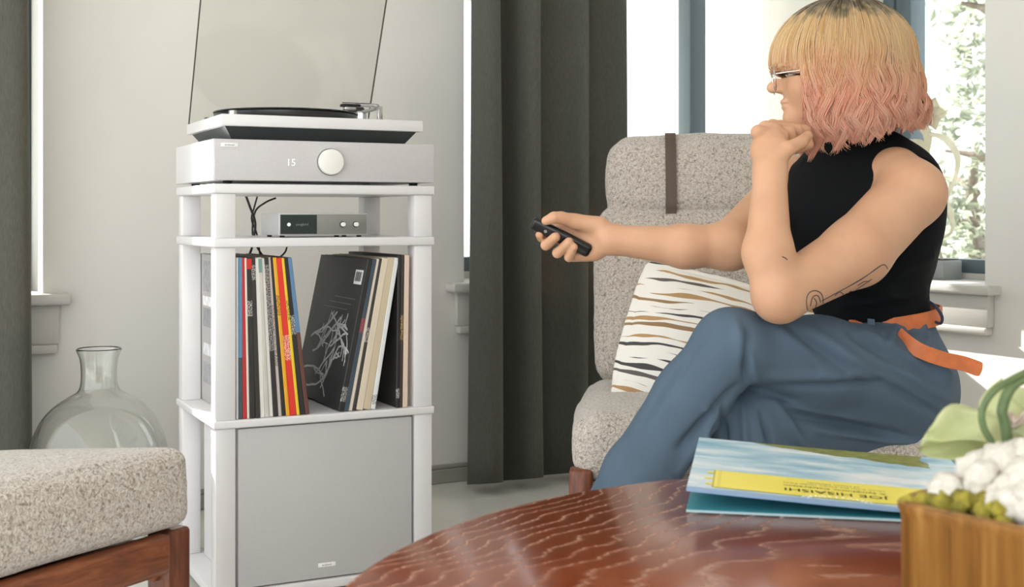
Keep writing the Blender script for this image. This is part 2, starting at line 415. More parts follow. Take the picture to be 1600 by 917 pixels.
# subwoofer in the bottom bay
sub = thing('subwoofer', 'white subwoofer with a pale grey cloth front in the bottom of the stand', 'speaker', S(0, 0, ZD[1]), SYAW)
hs = ZC[0]-ZD[1]
box('cabinet', .0475, W_-.0475, .016, D_-.06, .001, hs-.002, MT['whitem'], sub, .002)
box('grille', .049, W_-.049, .006, .0158, .003, hs-.003, MT['grille2'], sub, .002)
b = box('badge', .2277-.018, .2277+.018, .0045, .0060, .069-ZD[1]-.004, .069-ZD[1]+.004, MT['print_white'], sub, .0005)
text('badge_lettering', 'andover', .0062, MT['print_grey'], b, (.2277, .0043, .069-ZD[1]), (PI/2, 0, 0), .0001)
# amplifier on the top shelf
amp = thing('amplifier', 'wide white amplifier with grey cloth front and round knob under the turntable', 'amplifier', S(0, 0, ZA[1]), SYAW)
za, zb = .0068, .0868
box('case', 0.0, W_, .008, D_, za, zb, MT['white'], amp, .002)
box('front_grille', .002, W_-.002, .001, .008, za, zb-.001, MT['grille'], amp, .002)
kc = (.2331, .875-ZA[1])
def frontdisc(name, prof, mat, parent, x, y, z, n=48):
    o = latheobj(name, prof, mat, parent, n); o.location = (x, y, z); o.rotation_euler = (PI/2, 0, 0); return o
frontdisc('knob', [(0, 0), (.0245, 0), (.0256, .002), (.0256, .009), (.0248, .0115), (.0235, .012), (0, .012)], MT['knob'], amp, kc[0], .001, kc[1])
frontdisc('knob_recess', [(0, 0), (.0275, 0), (.0275, .0006), (0, .0006)], MT['print_grey'], amp, kc[0], .001, kc[1])
m = NT('display digits'); m.set(Base_Color=(240, 240, 238), Emission_Color=(255, 255, 255), Emission_Strength=.12); MT['digit'] = m.m
text('display_digits', '15', .020, MT['digit'], amp, (.1529, .0006, .872-ZA[1]), (PI/2, 0, 0), .0002)
b = box('badge', .014, .048, -.0002, .0010, .0715, .0785, MT['print_white'], amp, .0005)
text('badge_lettering', 'andover', .0062, MT['print_grey'], b, (.031, -.0004, .075), (PI/2, 0, 0), .0001)
for px_ in (.035, W_-.035):
    for py_ in (.035, D_-.035): latheobj('foot', [(0, 0), (.009, 0), (.009, za), (0, za)], MT['rubber'], amp, 16, (px_, py_, 0))
# turntable
tt = thing('turntable', 'white turntable with its tinted lid raised on top of the amplifier', 'turntable', S(0, 0, .9164), SYAW)
x0, x1, y0, y1 = .020, .442, .022, .345
bm = bmesh.new()
lowp = [(x0+.03, y0+.035), (x1-.03, y0+.035), (x1-.03, y1-.03), (x0+.03, y1-.03)]; upp = [(x0+.010, y0+.012), (x1-.010, y0+.012), (x1-.010, y1-.012), (x0+.010, y1-.012)]
A_ = [bm.verts.new((*p, .0)) for p in lowp]; B_ = [bm.verts.new((*p, .0268)) for p in upp]
for k in range(4): bm.faces.new((A_[k], A_[(k+1) % 4], B_[(k+1) % 4], B_[k]))
bm.faces.new(A_[::-1]); bm.faces.new(B_)
fin('underbase', bm, MT['dkgreen'], tt)
box('plinth', x0, x1, y0, y1, .0268, .0496, MT['white'], tt, .002)
pc = (.195, .182)
latheobj('platter', [(0, .051), (.13, .051), (.146, .052), (.149, .056), (.150, .063), (.148, .0655), (0, .0655)], MT['dkmetal'], tt, 96, (*pc, 0))
latheobj('record_disc', [(0, .0657), (.1505, .0657), (.1515, .0667), (.1505, .0682), (.05, .0672), (.05, .0676), (0, .0676)], MT['vinyl'], tt, 96, (*pc, 0))
latheobj('spindle', [(0, .066), (.0035, .066), (.0035, .076), (0, .078)], MT['chrome'], tt, 16, (*pc, 0))
ax, ay = .392, .262
latheobj('tonearm_base', [(0, .0496), (.026, .0496), (.026, .056), (.014, .058), (.014, .082), (.011, .086), (0, .086)], MT['chrome'], tt, 32, (ax, ay, 0))
arm = tubeobj('tonearm', smoothpts([(ax, ay, .084), (ax-.004, ay-.10, .084), (ax-.03, ay-.175, .083), (ax-.085, ay-.205, .080)], 5), .0042, MT['chrome'], tt, 10)
b = box('headshell', ax-.118, ax-.078, ay-.216, ay-.197, .0755, .0815, MT['black'], tt, .002)
box('cartridge', ax-.112, ax-.088, ay-.214, ay-.199, .069, .0755, MT['chrome'], tt, .001)
box('finger_lift', ax-.120, ax-.06, ay-.221, ay-.218, .082, .0835, MT['black'], tt, .0006)
o = latheobj('counterweight', [(0, -.018), (.017, -.018), (.018, -.015), (.018, .015), (.017, .018), (0, .018)], MT['dkmetal'], tt, 28); o.location = (ax+.002, ay+.045, .084); o.rotation_euler = (PI/2, 0, 0)
box('arm_rest', ax-.006, ax+.006, ay-.12, ay-.112, .0496, .088, MT['chrome'], tt, .002)
latheobj('speed_switch', [(0, .0496), (.009, .0496), (.009, .058), (.008, .059), (0, .059)], MT['chrome'], tt, 20, (.05, .05, 0))
lid = link('lid_pivot', bpy.data.meshes.new('lid'), None, tt); lid.name = 'dust_cover'
bm = bmesh.new(); bx(bm, x0+.004, x1-.010, -.0015, .0015, 0, .335); bm.to_mesh(lid.data); bm.free(); lid.data.materials.append(MT['lid'])
lid.location = (0, y1-.002, .050); lid.rotation_euler = (math.radians(25), 0, 0)
for nm, a in (('edge_strip', (x0+.003, x0+.0055, 0, .335)), ('edge_strip', (x1-.0115, x1-.009, 0, .335)), ('edge_strip', (x0+.003, x1-.009, -.001, .0015))):
    box(nm, a[0], a[1], -.0018, .0018, a[2], a[3], MT['lidedge'], lid)
for px_ in (x0+.05, x1-.06): box('hinge', px_-.012, px_+.012, y1-.012, y1+.004, .0496, .066, MT['dkmetal'], tt, .002)
# streamer on the middle shelf
st = thing('streamer_box', 'small silver box with glossy dark front and two knobs on the middle shelf', 'streamer', S(.1367, .030, ZB[1]), SYAW)
sw, sh, sdp = .186, .0445, .135
box('case', 0, sw, .002, sdp, .004, .004+sh, MT['chrome'] if False else P('silver case', (205, 205, 205), .4, .3), st, .0015)
box('front_glass', .002, sw-.002, 0, .002, .006, .002+sh, P('grey mirror front', (150, 152, 148), .32, .5), st, .0005)
box('smoked_panel', .003, .078, -.0006, .0, .007, .001+sh, P('smoked panel', (38, 48, 46), .15), st)
for kx in (.132, .160):
    frontdisc('knob_ring', [(0, 0), (.0062, 0), (.0062, .001), (0, .001)], MT['black'], st, kx, 0, .026, 24)
    frontdisc('knob', [(0, 0), (.0046, 0), (.0046, .006), (.004, .007), (0, .007)], MT['knob'], st, kx, -.001, .026, 24)
frontdisc('status_light', [(0, 0), (.0036, 0), (.0036, .0008), (0, .0008)], MT['digit'], st, .020, -.0006, .026, 16)
text('front_lettering', 'songbird', .0075, MT['print_grey'], st, (.047, -.0008, .026), (PI/2, 0, 0), .0001)
for px_ in (.012, sw-.06, sw-.012): latheobj('foot', [(0, 0), (.005, 0), (.005, .004), (0, .004)], MT['rubber'], st, 12, (px_, .02, 0))
for px_ in (.012, sw-.012): latheobj('foot', [(0, 0), (.005, 0), (.005, .004), (0, .004)], MT['rubber'], st, 12, (px_, sdp-.02, 0))
# cables behind the shelves
def cable(pts, label, r=.0028):
    o = tubeobj('cable', smoothpts([S(*p) for p in pts], 6), r, MT['black'], None, 8); tag(o, label, 'cable', 'cables behind the stand')
yb = D_+.012
cable([(.150, yb, .83), (.165, yb, .79), (.178, yb, .75), (.172, yb+.004, .70), (.168, yb+.01, .66), (.2, yb+.02, .55)], 'black cable running straight down behind the middle shelf')
cable([(.185, yb, .82), (.178, yb+.006, .79), (.171, yb+.006, .76), (.182, yb+.006, .73), (.190, yb+.01, .69), (.21, yb+.02, .5)], 'thin black cable twisted in the bundle behind the streamer', .002)
cable([(.225, yb, .808), (.200, yb-.0, .797), (.180, yb+.012, .775), (.176, yb+.012, .72), (.2, yb+.012, .676), (.225, yb+.012, .668), (.250, yb+.012, .685), (.255, yb+.012, .71)], 'black cable arching over and looping under the middle shelf', .0022)

# ------------------------------------------------------------------ records
def jacket_mat(name, spine, cover, marks=None, fade=None):
    m = NT(name)
    geo = m.n('ShaderNodeTexCoord'); sep = m.n('ShaderNodeSeparateXYZ'); m.l(geo.outputs['Object'], sep.inputs[0])
    front = m.math('LESS_THAN', sep.outputs['Y'], .0025)
    col = m.mix(front, cover, spine)
    if fade:
        fz = m.math('LESS_THAN', sep.outputs['Z'], fade[0]); col = m.mix(m.math('MULTIPLY', fz, front), col, fade[1])
    if marks:
        v = m.co(scale=(520, 1, 420)); nf = m.noise(v, 1, 1, .5); zz = m.math('MULTIPLY', sep.outputs['Z'], 1)
        rng_ = m.math('MULTIPLY', m.math('GREATER_THAN', zz, marks[1]), m.math('LESS_THAN', zz, marks[2]))
        mk = m.math('MULTIPLY', m.math('MULTIPLY', m.math('GREATER_THAN', nf, .5), rng_), front)
        col = m.mix(m.math('MULTIPLY', mk, .75), col, marks[0])
    f = m.noise(m.co(scale=(1, 1, .2)), 120, 3)
    col2 = m.mix(m.math('MULTIPLY', f, .18), col, (110, 104, 96))
    m.set(Base_Color=col2, Roughness=.5); return m.m
RH = .315
def record(xb, lean, th, mat, label, group, yb_=.012, h=RH, z=ZC[1]):
    bm = bmesh.new(); bx(bm, -th/2, th/2, 0, RH, 0, h, min(.0012, th*.3), 1)
    o = fin('record_sleeve', bm, mat)
    # lower edge that touches the shelf
    dz = math.sin(abs(lean))*th/2
    o.matrix_world = Matrix.Translation(S(xb, yb_, z+dz+.0002)) @ Matrix.Rotation(SYAW, 4, 'Z') @ Matrix.Rotation(lean, 4, 'Y')
    return tag(o, label, 'record', group)
W8 = (232, 229, 224)
L_ = [('white', W8, .0045, None, None, 'thin white-spined record against the left post'),
 ('blue', (92, 148, 186), .008, None, (.12, (62, 88, 96)), 'blue-spined record beside the thin white one at the left post'),
 ('red', (190, 40, 46), .008, None, None, 'dark red record spine between blue and cream ones'),
 ('cream', (228, 220, 206), .0045, None, None, 'thin cream record spine right of the dark red one'),
 ('blacka', (30, 31, 32), .011, ((210, 205, 195), .2, .23), None, 'thick black record spine with a red tip right of thin cream one'),
 ('blackb', (42, 38, 38), .0095, ((200, 195, 190), .27, .30), None, 'black record spine just left of the three white spines'),
 ('whitea', (234, 231, 226), .009, None, None, 'first of the three pale spines in the left row'),
 ('greyw', (206, 202, 194), .008, None, None, 'off-white record spine with teal label at its top'),
 ('whiteb', (232, 228, 222), .008, None, None, 'white record spine right of the teal-labelled one'),
 ('blackc', (34, 34, 36), .0098, ((190, 185, 180), .13, .30), None, 'black record spine with pale lettering amid the left row'),
 ('pinkg', (204, 192, 188), .007, ((60, 55, 55), .10, .22), None, 'pinkish grey record spine left of the black and orange pair'),
 ('blackd', (26, 26, 28), .0075, None, None, 'narrow black spine just left of the orange one'),
 ('orange', (236, 172, 34), .007, ((90, 50, 20), .20, .24), None, 'orange-yellow record spine left of the bright red one'),
 ('redb', (228, 48, 28), .0135, ((246, 226, 200), .11, .16), None, 'thick bright red record spine in the left row'),
 ('yellow', (238, 206, 44), .006, ((60, 60, 30), .19, .23), None, 'thin yellow record spine right of the bright red one'),
 ('blacke', (26, 27, 28), .011, ((215, 210, 205), .16, .20), None, 'black record spine between the yellow and the blue-brown one'),
 ('bluebrown', (92, 134, 176), .0085, None, (.165, (98, 58, 50)), 'last leaning record of the left row, blue above and brown below')]
x = .0462
for i, (nm, c_, th, mk, fd, lb) in enumerate(L_):
    ln = -math.radians(.1+max(0, i-1)*.44)
    cov = (170, 168, 166) if i == 0 else ((34, 36, 40) if c_[0] < 60 else c_)
    mat = jacket_mat('sleeve '+nm, c_, cov, mk, fd)
    o = record(x+th/2, ln, th, mat, lb, 'records in the left row', .008+.004*random.random(), RH-.002*random.random())
    if nm == 'greyw':
        box('teal_label', -.0035, .0035, -.0006, .0002, .285, .312, P('teal label', (120, 150, 142), .5), o)
    if nm == 'blacka':
        box('red_tip', -.005, .005, -.0006, .0002, .292, .312, P('red label', (206, 44, 40), .5), o)
    if nm == 'white':
        for k, (z0, z1, g) in enumerate(((.235, .30, 150), (.16, .20, 140), (.205, .225, 215), (.10, .125, 205), (.04, .085, 150))):
            box('cover_panel', -th/2-.0004, -th/2, .01, .29, z0, z1, P('cover panel grey', (g, g, g+2), .6, var=.1, vscale=60), o)
    x += th/math.cos(ln)+.0004
R_ = [('coverblack', (24, 25, 27), .0075, ((190, 188, 184), .02, .05), 'black sleeve with white branching lines drawn on its cover'),
 ('slate', (56, 72, 86), .0065, ((206, 60, 52), .16, .19), 'slate blue spine leaning behind the black illustrated sleeve'),
 ('ivory', (226, 214, 200), .005, None, 'narrow ivory spine leaning right of the slate blue one'),
 ('darkb', (52, 46, 42), .005, ((210, 200, 190), .14, .17), 'dark brown spine between two cream ones in the right row'),
 ('creama', (222, 208, 186), .0095, None, 'cream aged spine leaning in the right row'),
 ('creamb', (208, 192, 164), .0105, None, 'tan aged spine leaning next to the white one'),
 ('whitec', (228, 230, 230), .0065, ((70, 70, 70), .01, .03), 'white spine, last of the leaning sleeves in the right row')]
x = .2535
for i, (nm, c_, th, mk, lb) in enumerate(R_):
    th *= 1.5
    ln = math.radians(11.6-.35*i)
    o = record(x+th/2, ln, th, jacket_mat('sleeve '+nm, c_, (22, 23, 25) if i == 0 else c_, mk), lb, 'records in the right row', .010+.003*random.random(), RH-.002)
    if i == 0:
        # drawing on the cover: pale branching lines and a bar-code label
        bm = bmesh.new(); R = random.Random(4)
        def br(p, d, L, w, depth):
            pts = [Vector(p)]
            for k in range(7):
                d += R.uniform(-.26, .26); pts.append(pts[-1]+Vector((0, math.cos(d), math.sin(d)))*L/7)
                if depth > 0 and R.random() < .30: br(pts[-1], d+R.choice((-.6, .6)), L*.5, w*.75, depth-1)
            pts = [q for q in pts if .006 < q.y < .30 and .015 < q.z < .20]
            if len(pts) > 2: ribbon(bm, smoothpts(pts, 3), w, .0003, (0, 0, 1))
        # y counts from the spine edge to the back; seen from the left
        for yy, zz, d, L in ((.27, .13, -.3+PI, .16), (.16, .19, 3.4, .12), (.24, .10, 2.7, .17), (.20, .145, 2.5, .12), (.28, .06, 2.9, .16), (.19, .055, 2.4, .11), (.24, .025, 3.3, .15), (.14, .03, 2.1, .07), (.13, .12, 2.9, .09), (.11, .075, 2.3, .06)):
            p = (-th/2-.0003, yy, zz)
            br(p, d, L, .0046, 2)
        a = fin('cover_drawing', bm, P('pale line print', (226, 224, 219), .6), o); a['kind'] = 'stuff'
        bl = box('barcode_label', -th/2-.0006, -th/2, .012, .058, .258, .288, MT['print_white'], o)
        for k in range(9): box('bar', -th/2-.0009, -th/2-.0006, .017+k*.004, .0185+k*.004+(k % 3)*.0006, .264, .284, MT['print_black'], bl)
        for k in range(3): box('text_line', -th/2-.0004, -th/2, .03+.02*k, .16+.03*k, .226-.012*k, .2275-.012*k, MT['print_grey'], o)
    x += th/math.cos(ln)+.0004
x = .3775
for nm, c_, th, mk, lb in (('blackf', (22, 22, 24), .0075, ((220, 215, 210), .02, .04), 'black upright spine near the right post'), ('browng', (52, 40, 36), .006, ((210, 180, 90), .14, .19), 'dark brown upright spine second from the right post'), ('peach', (226, 202, 182), .0105, None, 'peach-cream upright spine against the right post')):
    o = record(x+th/2, math.radians(.8), th, jacket_mat('sleeve '+nm, c_, c_, mk), lb, 'records in the right row', .010); x += th+.0006

# ------------------------------------------------------------------ armchair
CH = Vector((.479, 2.565, 0)); CYAW = math.radians(-5.7)
chair = thing('lounge_chair', 'grey boucle lounge chair with strapped headrest under the seated person', 'armchair', CH, CYAW)
seat = cushion('seat_cushion', .68, .56, .135, MT['boucle'], chair, .05, .012, 34, .0025, 1); seat.location = (0, 0, .262)
tilt = math.radians(18)
def upright(o, y, z): o.rotation_euler = (PI/2-tilt, 0, 0); o.location = (0, y, z)
bk = cushion('back_cushion', .62, .42, .12, MT['boucle'], chair, .045, .018, 32, .0025, 2); upright(bk, .385, .568)
hd = cushion('headrest', .565, .215, .115, MT['boucle'], chair, .05, .012, 28, .0025, 3); upright(hd, .462, .830)
# strap over the headrest
bm = bmesh.new(); sp_ = []
for a in np.linspace(0, 1, 40):
    t = a*2*PI; sx = math.cos(t); sy = math.sin(t); e_ = 3.2
    r = (abs(sx)**e_+abs(sy)**e_)**(-1/e_); sp_.append(Vector((0, sx*r*.1135, .0575+sy*r*.0625+(.008 if sy > 0 else 0))))
ribbon(bm, sp_, .025, .003, (1, 0, 0)); sx_ = fin('strap', bm, MT['leather'], hd); sx_.location = (-.142, 0, .002)
hx, hy = .325, .262
for sgn in (-1, 1):
    box('leg', sgn*hx-.022, sgn*hx+.022, -hy-.022, -hy+.022, 0, .295, MT['walnut_v'], chair, .006, 3)
    bm = bmesh.new(); bx(bm, sgn*hx-.02, sgn*hx+.02, -.024, .024, 0, .30, .006, 3)
    lg = fin('leg', bm, MT['walnut_v'], chair, True, 40); lg.location = (0, hy+.03, 0); lg.rotation_euler = (math.radians(-8), 0, 0)
    box('side_rail', sgn*hx-.016, sgn*hx+.016, -hy+.02, hy+.04, .215, .262, MT['walnut'], chair, .006)
    bm = bmesh.new(); bx(bm, sgn*.25-.016, sgn*.25+.016, -.012, .012, 0, .66, .004)
    pl = fin('back_post', bm, MT['walnut_v'], chair, True, 40); pl.location = (0, .335, .24); pl.rotation_euler = (-tilt, 0, 0)
box('front_rail', -hx, hx, -hy-.01, -hy+.014, .215, .258, MT['walnut'], chair, .006)
box('rear_rail', -hx, hx, hy+.01, hy+.034, .215, .258, MT['walnut'], chair, .006)
# throw pillow with brush-stroke stripes
m = NT('brush stroke print'); tc = m.n('ShaderNodeTexCoord'); sep = m.n('ShaderNodeSeparateXYZ'); m.l(tc.outputs['Object'], sep.inputs[0])
wob = m.noise(m.co(scale=(4, 6, 1)), 1.2, 2)
vv = m.math('ADD', m.math('MULTIPLY', sep.outputs['Y'], 62), m.math('MULTIPLY', wob, 4.0))
row = m.math('FLOOR', vv); fr = m.math('ABSOLUTE', m.math('SUBTRACT', m.math('FRACT', vv), .5))
wn = m.n('ShaderNodeTexWhiteNoise', noise_dimensions='1D'); m.l(row, wn.inputs['W'])
cmb = m.n('ShaderNodeCombineXYZ'); m.l(m.math('ADD', m.math('MULTIPLY', sep.outputs['X'], 6.0), m.math('MULTIPLY', row, 7.31)), cmb.inputs[0]); m.l(m.math('MULTIPLY', row, 3.7), cmb.inputs[1])
th_ = m.noise(cmb.outputs[0], 1.0, 2, .5)
wid = m.math('MULTIPLY', m.math('SUBTRACT', th_, .42), 1.7)
mask = m.math('LESS_THAN', fr, wid)
rc_ = m.ramp(wn.outputs['Value'], [(0, (70, 68, 68)), (.5, (96, 90, 86)), (.56, (178, 142, 98)), (.8, (150, 120, 86))], 'CONSTANT')
m.set(Base_Color=m.mix(mask, (236, 232, 224), rc_), Roughness=.85); m.bump(m.noise(m.co(), 500, 2), .15, .001)
MT['stroke'] = m.m
pil = tag(cushion('throw_pillow', .47, .31, .15, MT['stroke'], None, .012, .0, 30, .002, 5), 'white throw pillow with grey and gold brush-stroke stripes leaning in the armchair', 'pillow')
for v in pil.data.vertices:            # pinch to a pillow: full in the middle, thin at the seam
    x, y, z = v.co.x/.235, v.co.y/.155, v.co.z-.075
    k = max(.04, (1-min(1, abs(x))**2.6)*(1-min(1, abs(y))**2.6))**.55
    v.co.z = .075+z*k
    v.co.x *= 1-.06*(1-x*x)*0-.05*(1-abs(y))*0; v.co.y *= 1-.07*(1-abs(x))*(1 if abs(y) > .8 else .3)*0
TL = at(1012, 414, 2.70); BL = at(957, 616, 2.60)
vdir = (TL-BL).normalized(); udir = Vector((.975, -.10, -.20)); udir = (udir-vdir*udir.dot(vdir)).normalized(); ndir = udir.cross(vdir)
ctr = (TL+BL)/2+udir*.232
pil.matrix_world = Matrix(((udir.x, vdir.x, ndir.x, ctr.x), (udir.y, vdir.y, ndir.y, ctr.y), (udir.z, vdir.z, ndir.z, ctr.z), (0, 0, 0, 1))) @ Matrix.Translation((0, 0, -.075))

# ------------------------------------------------------------------ ottoman
OT = Vector((-.462, 1.765, 0)); OY = math.radians(60)
ott = thing('ottoman', 'beige boucle ottoman on a walnut frame in the left foreground', 'ottoman', OT, OY)
oc = cushion('cushion', .62, .46, .110, MT['boucle_o'], ott, .024, .014, 44, .002, 8); oc.location = (-.295, .222, .306); oc.rotation_euler = (math.radians(-6), 0, 0)
box('platform', -.6, -.03, .022, .40, .272, .300, MT['walnut'], ott)
box('side_rail', -.62, -.028, -.004, .024, .268, .324, MT['walnut'], ott, .009, 3)
box('side_rail', -.62, -.028, .40, .426, .24, .29, MT['walnut'], ott, .009, 3)
box('end_rail', -.03, -.006, .03, .40, .25, .30, MT['walnut'], ott, .006)
box('end_rail', -.62, -.596, .03, .40, .25, .30, MT['walnut'], ott, .006)
for x in (-.020, -.62):
    for y, zt in ((.012, .322), (.385, .298)): box('leg', x, x+.045, y, y+.045, 0, zt, MT['walnut_v'], ott, .007, 3)

# ------------------------------------------------------------------ glass demijohn
VC = (-.910, 2.75, 0)
outer = [(0, .004), (.10, .003), (.128, .010), (.142, .04), (.148, .10), (.1485, .19), (.1465, .245), (.138, .285), (.120, .322), (.095, .350), (.065, .370), (.046, .382), (.0395, .398), (.0385, .425), (.041, .452), (.047, .468), (.0485, .473), (.046, .476)]
inner = [(max(0, r-.0022) if z > .02 else r*.985, z-.0015 if .25 < z < .39 else (z+.003 if z < .02 else z)) for r, z in outer[::-1][1:]]
def dense(pf):
    q = smoothpts([Vector((r, z, 0)) for r, z in pf], 4); return [(max(0, p.x), p.y) for p in q]
bm = bmesh.new(); lathe(bm, dense(outer)+dense(inner), 72, VC)
o = fin('glass_demijohn', bm, MT['glass'], None, True); tag(o, 'large clear glass demijohn standing on the floor behind the ottoman', 'vase')

# ------------------------------------------------------------------ coffee table
TC = Vector((.438, .968, 0)); TR = .594; TZ = .45
m = NT('cherry cathedral grain')
v = m.co(rot=(0, 0, math.radians(-50))); sep = m.n('ShaderNodeSeparateXYZ'); m.l(v, sep.inputs[0])
def rotated(vec): return vec
p_ = sep.outputs['X']; q_ = m.math('ADD', sep.outputs['Y'], -.20)
w1 = m.noise(m.co(rot=(0, 0, math.radians(-50)), scale=(1.6, 5, 1)), 1.4, 2, .5, .4)
w2 = m.noise(m.co(rot=(0, 0, math.radians(-50)), scale=(6, 40, 1)), 2.0, 3, .6, .2)
t_ = m.math('ADD', m.math('SUBTRACT', m.math('MULTIPLY', p_, 5.0), m.math('MULTIPLY', m.math('MULTIPLY', q_, q_), 85)), m.math('ADD', m.math('MULTIPLY', w1, 5.5), m.math('MULTIPLY', w2, .7)))
fr = m.math('FRACT', t_)
line = m.ramp(fr, [(0, .75), (.04, 1.0), (.12, .4), (.24, .06), (.85, .0), (1, .3)])
pore = m.ramp(m.noise(m.co(rot=(0, 0, math.radians(-50)), scale=(30, 260, 1)), 1.0, 3, .7), [(.38, .0), (.62, 1.0)])
mask = m.math('MULTIPLY', m.math('MULTIPLY', line, m.math('ADD', .45, m.math('MULTIPLY', pore, .7))), m.ramp(m.noise(m.co(), 3.0, 2), [(.25, .35), (.6, 1.0)]))
basec = m.ramp(m.math('ADD', m.math('MULTIPLY', w1, .6), m.math('MULTIPLY', w2, .4)), [(.3, (98, 40, 14)), (.55, (124, 54, 22)), (.75, (140, 68, 32))])
m.set(Base_Color=m.mix(m.math('MULTIPLY', mask, .55), basec, (220, 184, 158)), Roughness=m.math('ADD', .15, m.math('MULTIPLY', mask, .25)), Specular_IOR_Level=.42)
m.bump(mask, .18, .001); MT['table'] = m.m
tab = thing('coffee_table', 'round cherry wood coffee table with pale cathedral grain in the foreground', 'table', TC)
latheobj('table_top', [(0, TZ-.032), (TR-.03, TZ-.032), (TR-.012, TZ-.028), (TR-.002, TZ-.016), (TR, TZ-.010), (TR-.003, TZ-.003), (TR-.010, TZ), (0, TZ)], MT['table'], tab, 128)
latheobj('apron', [(TR-.14, TZ-.09), (TR-.12, TZ-.09), (TR-.12, TZ-.032), (TR-.14, TZ-.032)], MT['walnut'], tab, 64, close=True)
for k in range(4):
    a = PI/4+k*PI/2; r0, r1 = TR-.17, TR-.10
    tubeobj('leg', [(r1*math.cos(a), r1*math.sin(a), 0), (r0*math.cos(a), r0*math.sin(a), TZ-.032)], [.016, .028], MT['walnut_v'], tab, 16)

# ------------------------------------------------------------------ open record album on the table
m = NT('album cover print'); tc = m.n('ShaderNodeTexCoord'); sep = m.n('ShaderNodeSeparateXYZ'); m.l(tc.outputs['Object'], sep.inputs[0])
U, V_ = sep.outputs['X'], sep.outputs['Y']
cl = m.noise(m.co(scale=(5, 16, 1)), 1.3, 5, .6, .3)
sky = m.ramp(m.math('ADD', cl, m.math('MULTIPLY', V_, -.25)), [(.30, (128, 178, 204)), (.44, (176, 208, 222)), (.58, (232, 236, 238))])
gb = m.math('ADD', m.math('MULTIPLY', U, -.36), m.math('ADD', .320, m.math('MULTIPLY', m.noise(m.co(scale=(24, 10, 1)), 1.0, 3), .03)))
gmask = m.math('MULTIPLY', m.math('GREATER_THAN', V_, gb), m.math('LESS_THAN', U, m.math('ADD', .265, m.math('MULTIPLY', cl, .03))))
gr = m.ramp(m.noise(m.co(scale=(60, 120, 1)), 1.0, 4, .7, .5), [(.3, (86, 100, 56)), (.6, (142, 150, 78)), (.8, (186, 176, 120))])
col = m.mix(gmask, sky, gr)
lowb = m.math('LESS_THAN', V_, .012); col = m.mix(lowb, col, (140, 172, 206))
m.set(Base_Color=col, Roughness=.4, Coat_Weight=.08); MT['album'] = m.m
AB = Vector((.186, 1.332, TZ)); AY = math.radians(-11)
alb = thing('record_album', 'half-open gatefold album with sky print and yellow title panel on the coffee table', 'album', AB, AY)
teal = P('teal board', (54, 128, 140), .45, var=.05, vscale=30)
box('lower_board', 0, .315, 0, .315, 0, .003, teal, alb, .0006)
box('board_edge', .0, .315, -.0008, .0, .0003, .0028, P('pale board edge', (176, 206, 214), .5), alb)
box('spine', .3145, .3175, 0, .315, 0, .010, teal, alb, .0006)
bm = bmesh.new(); n_ = 16; rows = []
for i in range(n_+1):
    u = .315*i/n_; z = .006+.0165*(1-i/n_)**1.25
    rows.append([bm.verts.new((u, y, z+dz)) for y in (0, .315) for dz in (0, .003)])
for i in range(n_):
    a, b = rows[i], rows[i+1]
    bm.faces.new((a[0], b[0], b[1], a[1])); bm.faces.new((a[1], b[1], b[3], a[3])); bm.faces.new((a[3], b[3], b[2], a[2])); bm.faces.new((a[2], b[2], b[0], a[0]))
bm.faces.new((rows[0][0], rows[0][1], rows[0][3], rows[0][2])); bm.faces.new((rows[-1][0], rows[-1][2], rows[-1][3], rows[-1][1]))
bmesh.ops.recalc_face_normals(bm, faces=bm.faces)
cov = fin('front_cover', bm, MT['album'], alb)
def zc(u): return .009+.0165*(1-u/.315)**1.25+.0003
def patch(name, u0, u1, v0, v1, mat, dz=0.):
    bm = bmesh.new(); n2 = 12; rr = []
    for i in range(n2+1):
        u = u0+(u1-u0)*i/n2; rr.append([bm.verts.new((u, v, zc(u)+dz)) for v in (v0, v1)])
    for i in range(n2): bm.faces.new((rr[i][0], rr[i+1][0], rr[i+1][1], rr[i][1]))
    return fin(name, bm, mat, cov)
yl = P('yellow print', (240, 226, 96), .4); yl2 = P('gold print', (196, 178, 60), .4)
for nm, a in (('panel_border', (.026, .289, .0185, .1115)),): patch(nm, *a, yl2)
patch('title_panel', .028, .287, .020, .110, yl, .0002)
for nm, a in (('panel_ear', (.019, .026, .030, .040)), ('panel_ear', (.017, .026, .058, .068)), ('panel_ear', (.019, .026, .090, .100)), ('panel_line', (.032, .0325, .022, .108)), ('panel_line', (.034, .0345, .022, .108))): patch(nm, *a, yl if nm == 'panel_ear' else yl2, .0003)
def covertext(s, size, u, v, mat, xs=1.0):
    t = text('title_lettering', s, size, mat, cov, (0, 0, 0), (0, 0, 0), .0, xs=1.0)
    for vt in t.data.vertices:            # turned round to be read from the far side, lying on the curved board
        uu, vv2 = u-vt.co.x*xs, v-vt.co.y; vt.co = (uu, vv2, zc(uu)+.0008)
    return t
covertext('JOE HISAISHI', .0185, .157, .044, MT['print_black'], 1.05)
covertext('A Symphonic Celebration', .0105, .157, .063, MT['print_black'])
covertext('Music from the Studio Ghibli Films', .0078, .157, .077, MT['print_grey'])
covertext('of Hayao Miyazaki', .0078, .157, .087, MT['print_grey'])
bm = bmesh.new()
for r_ in (.020, .024):
    for k in range(15):
        a = PI*(k+.5)/15; u = .157+r_*1.5*math.cos(a); vv_ = .012+r_*.75*math.sin(a)
        bx(bm, u-.0012, u+.0012, vv_-.0008, vv_+.0008, zc(u)+.0001, zc(u)+.0005)
em = fin('emblem_dots', bm, MT['print_white'], cov); em['kind'] = 'stuff'

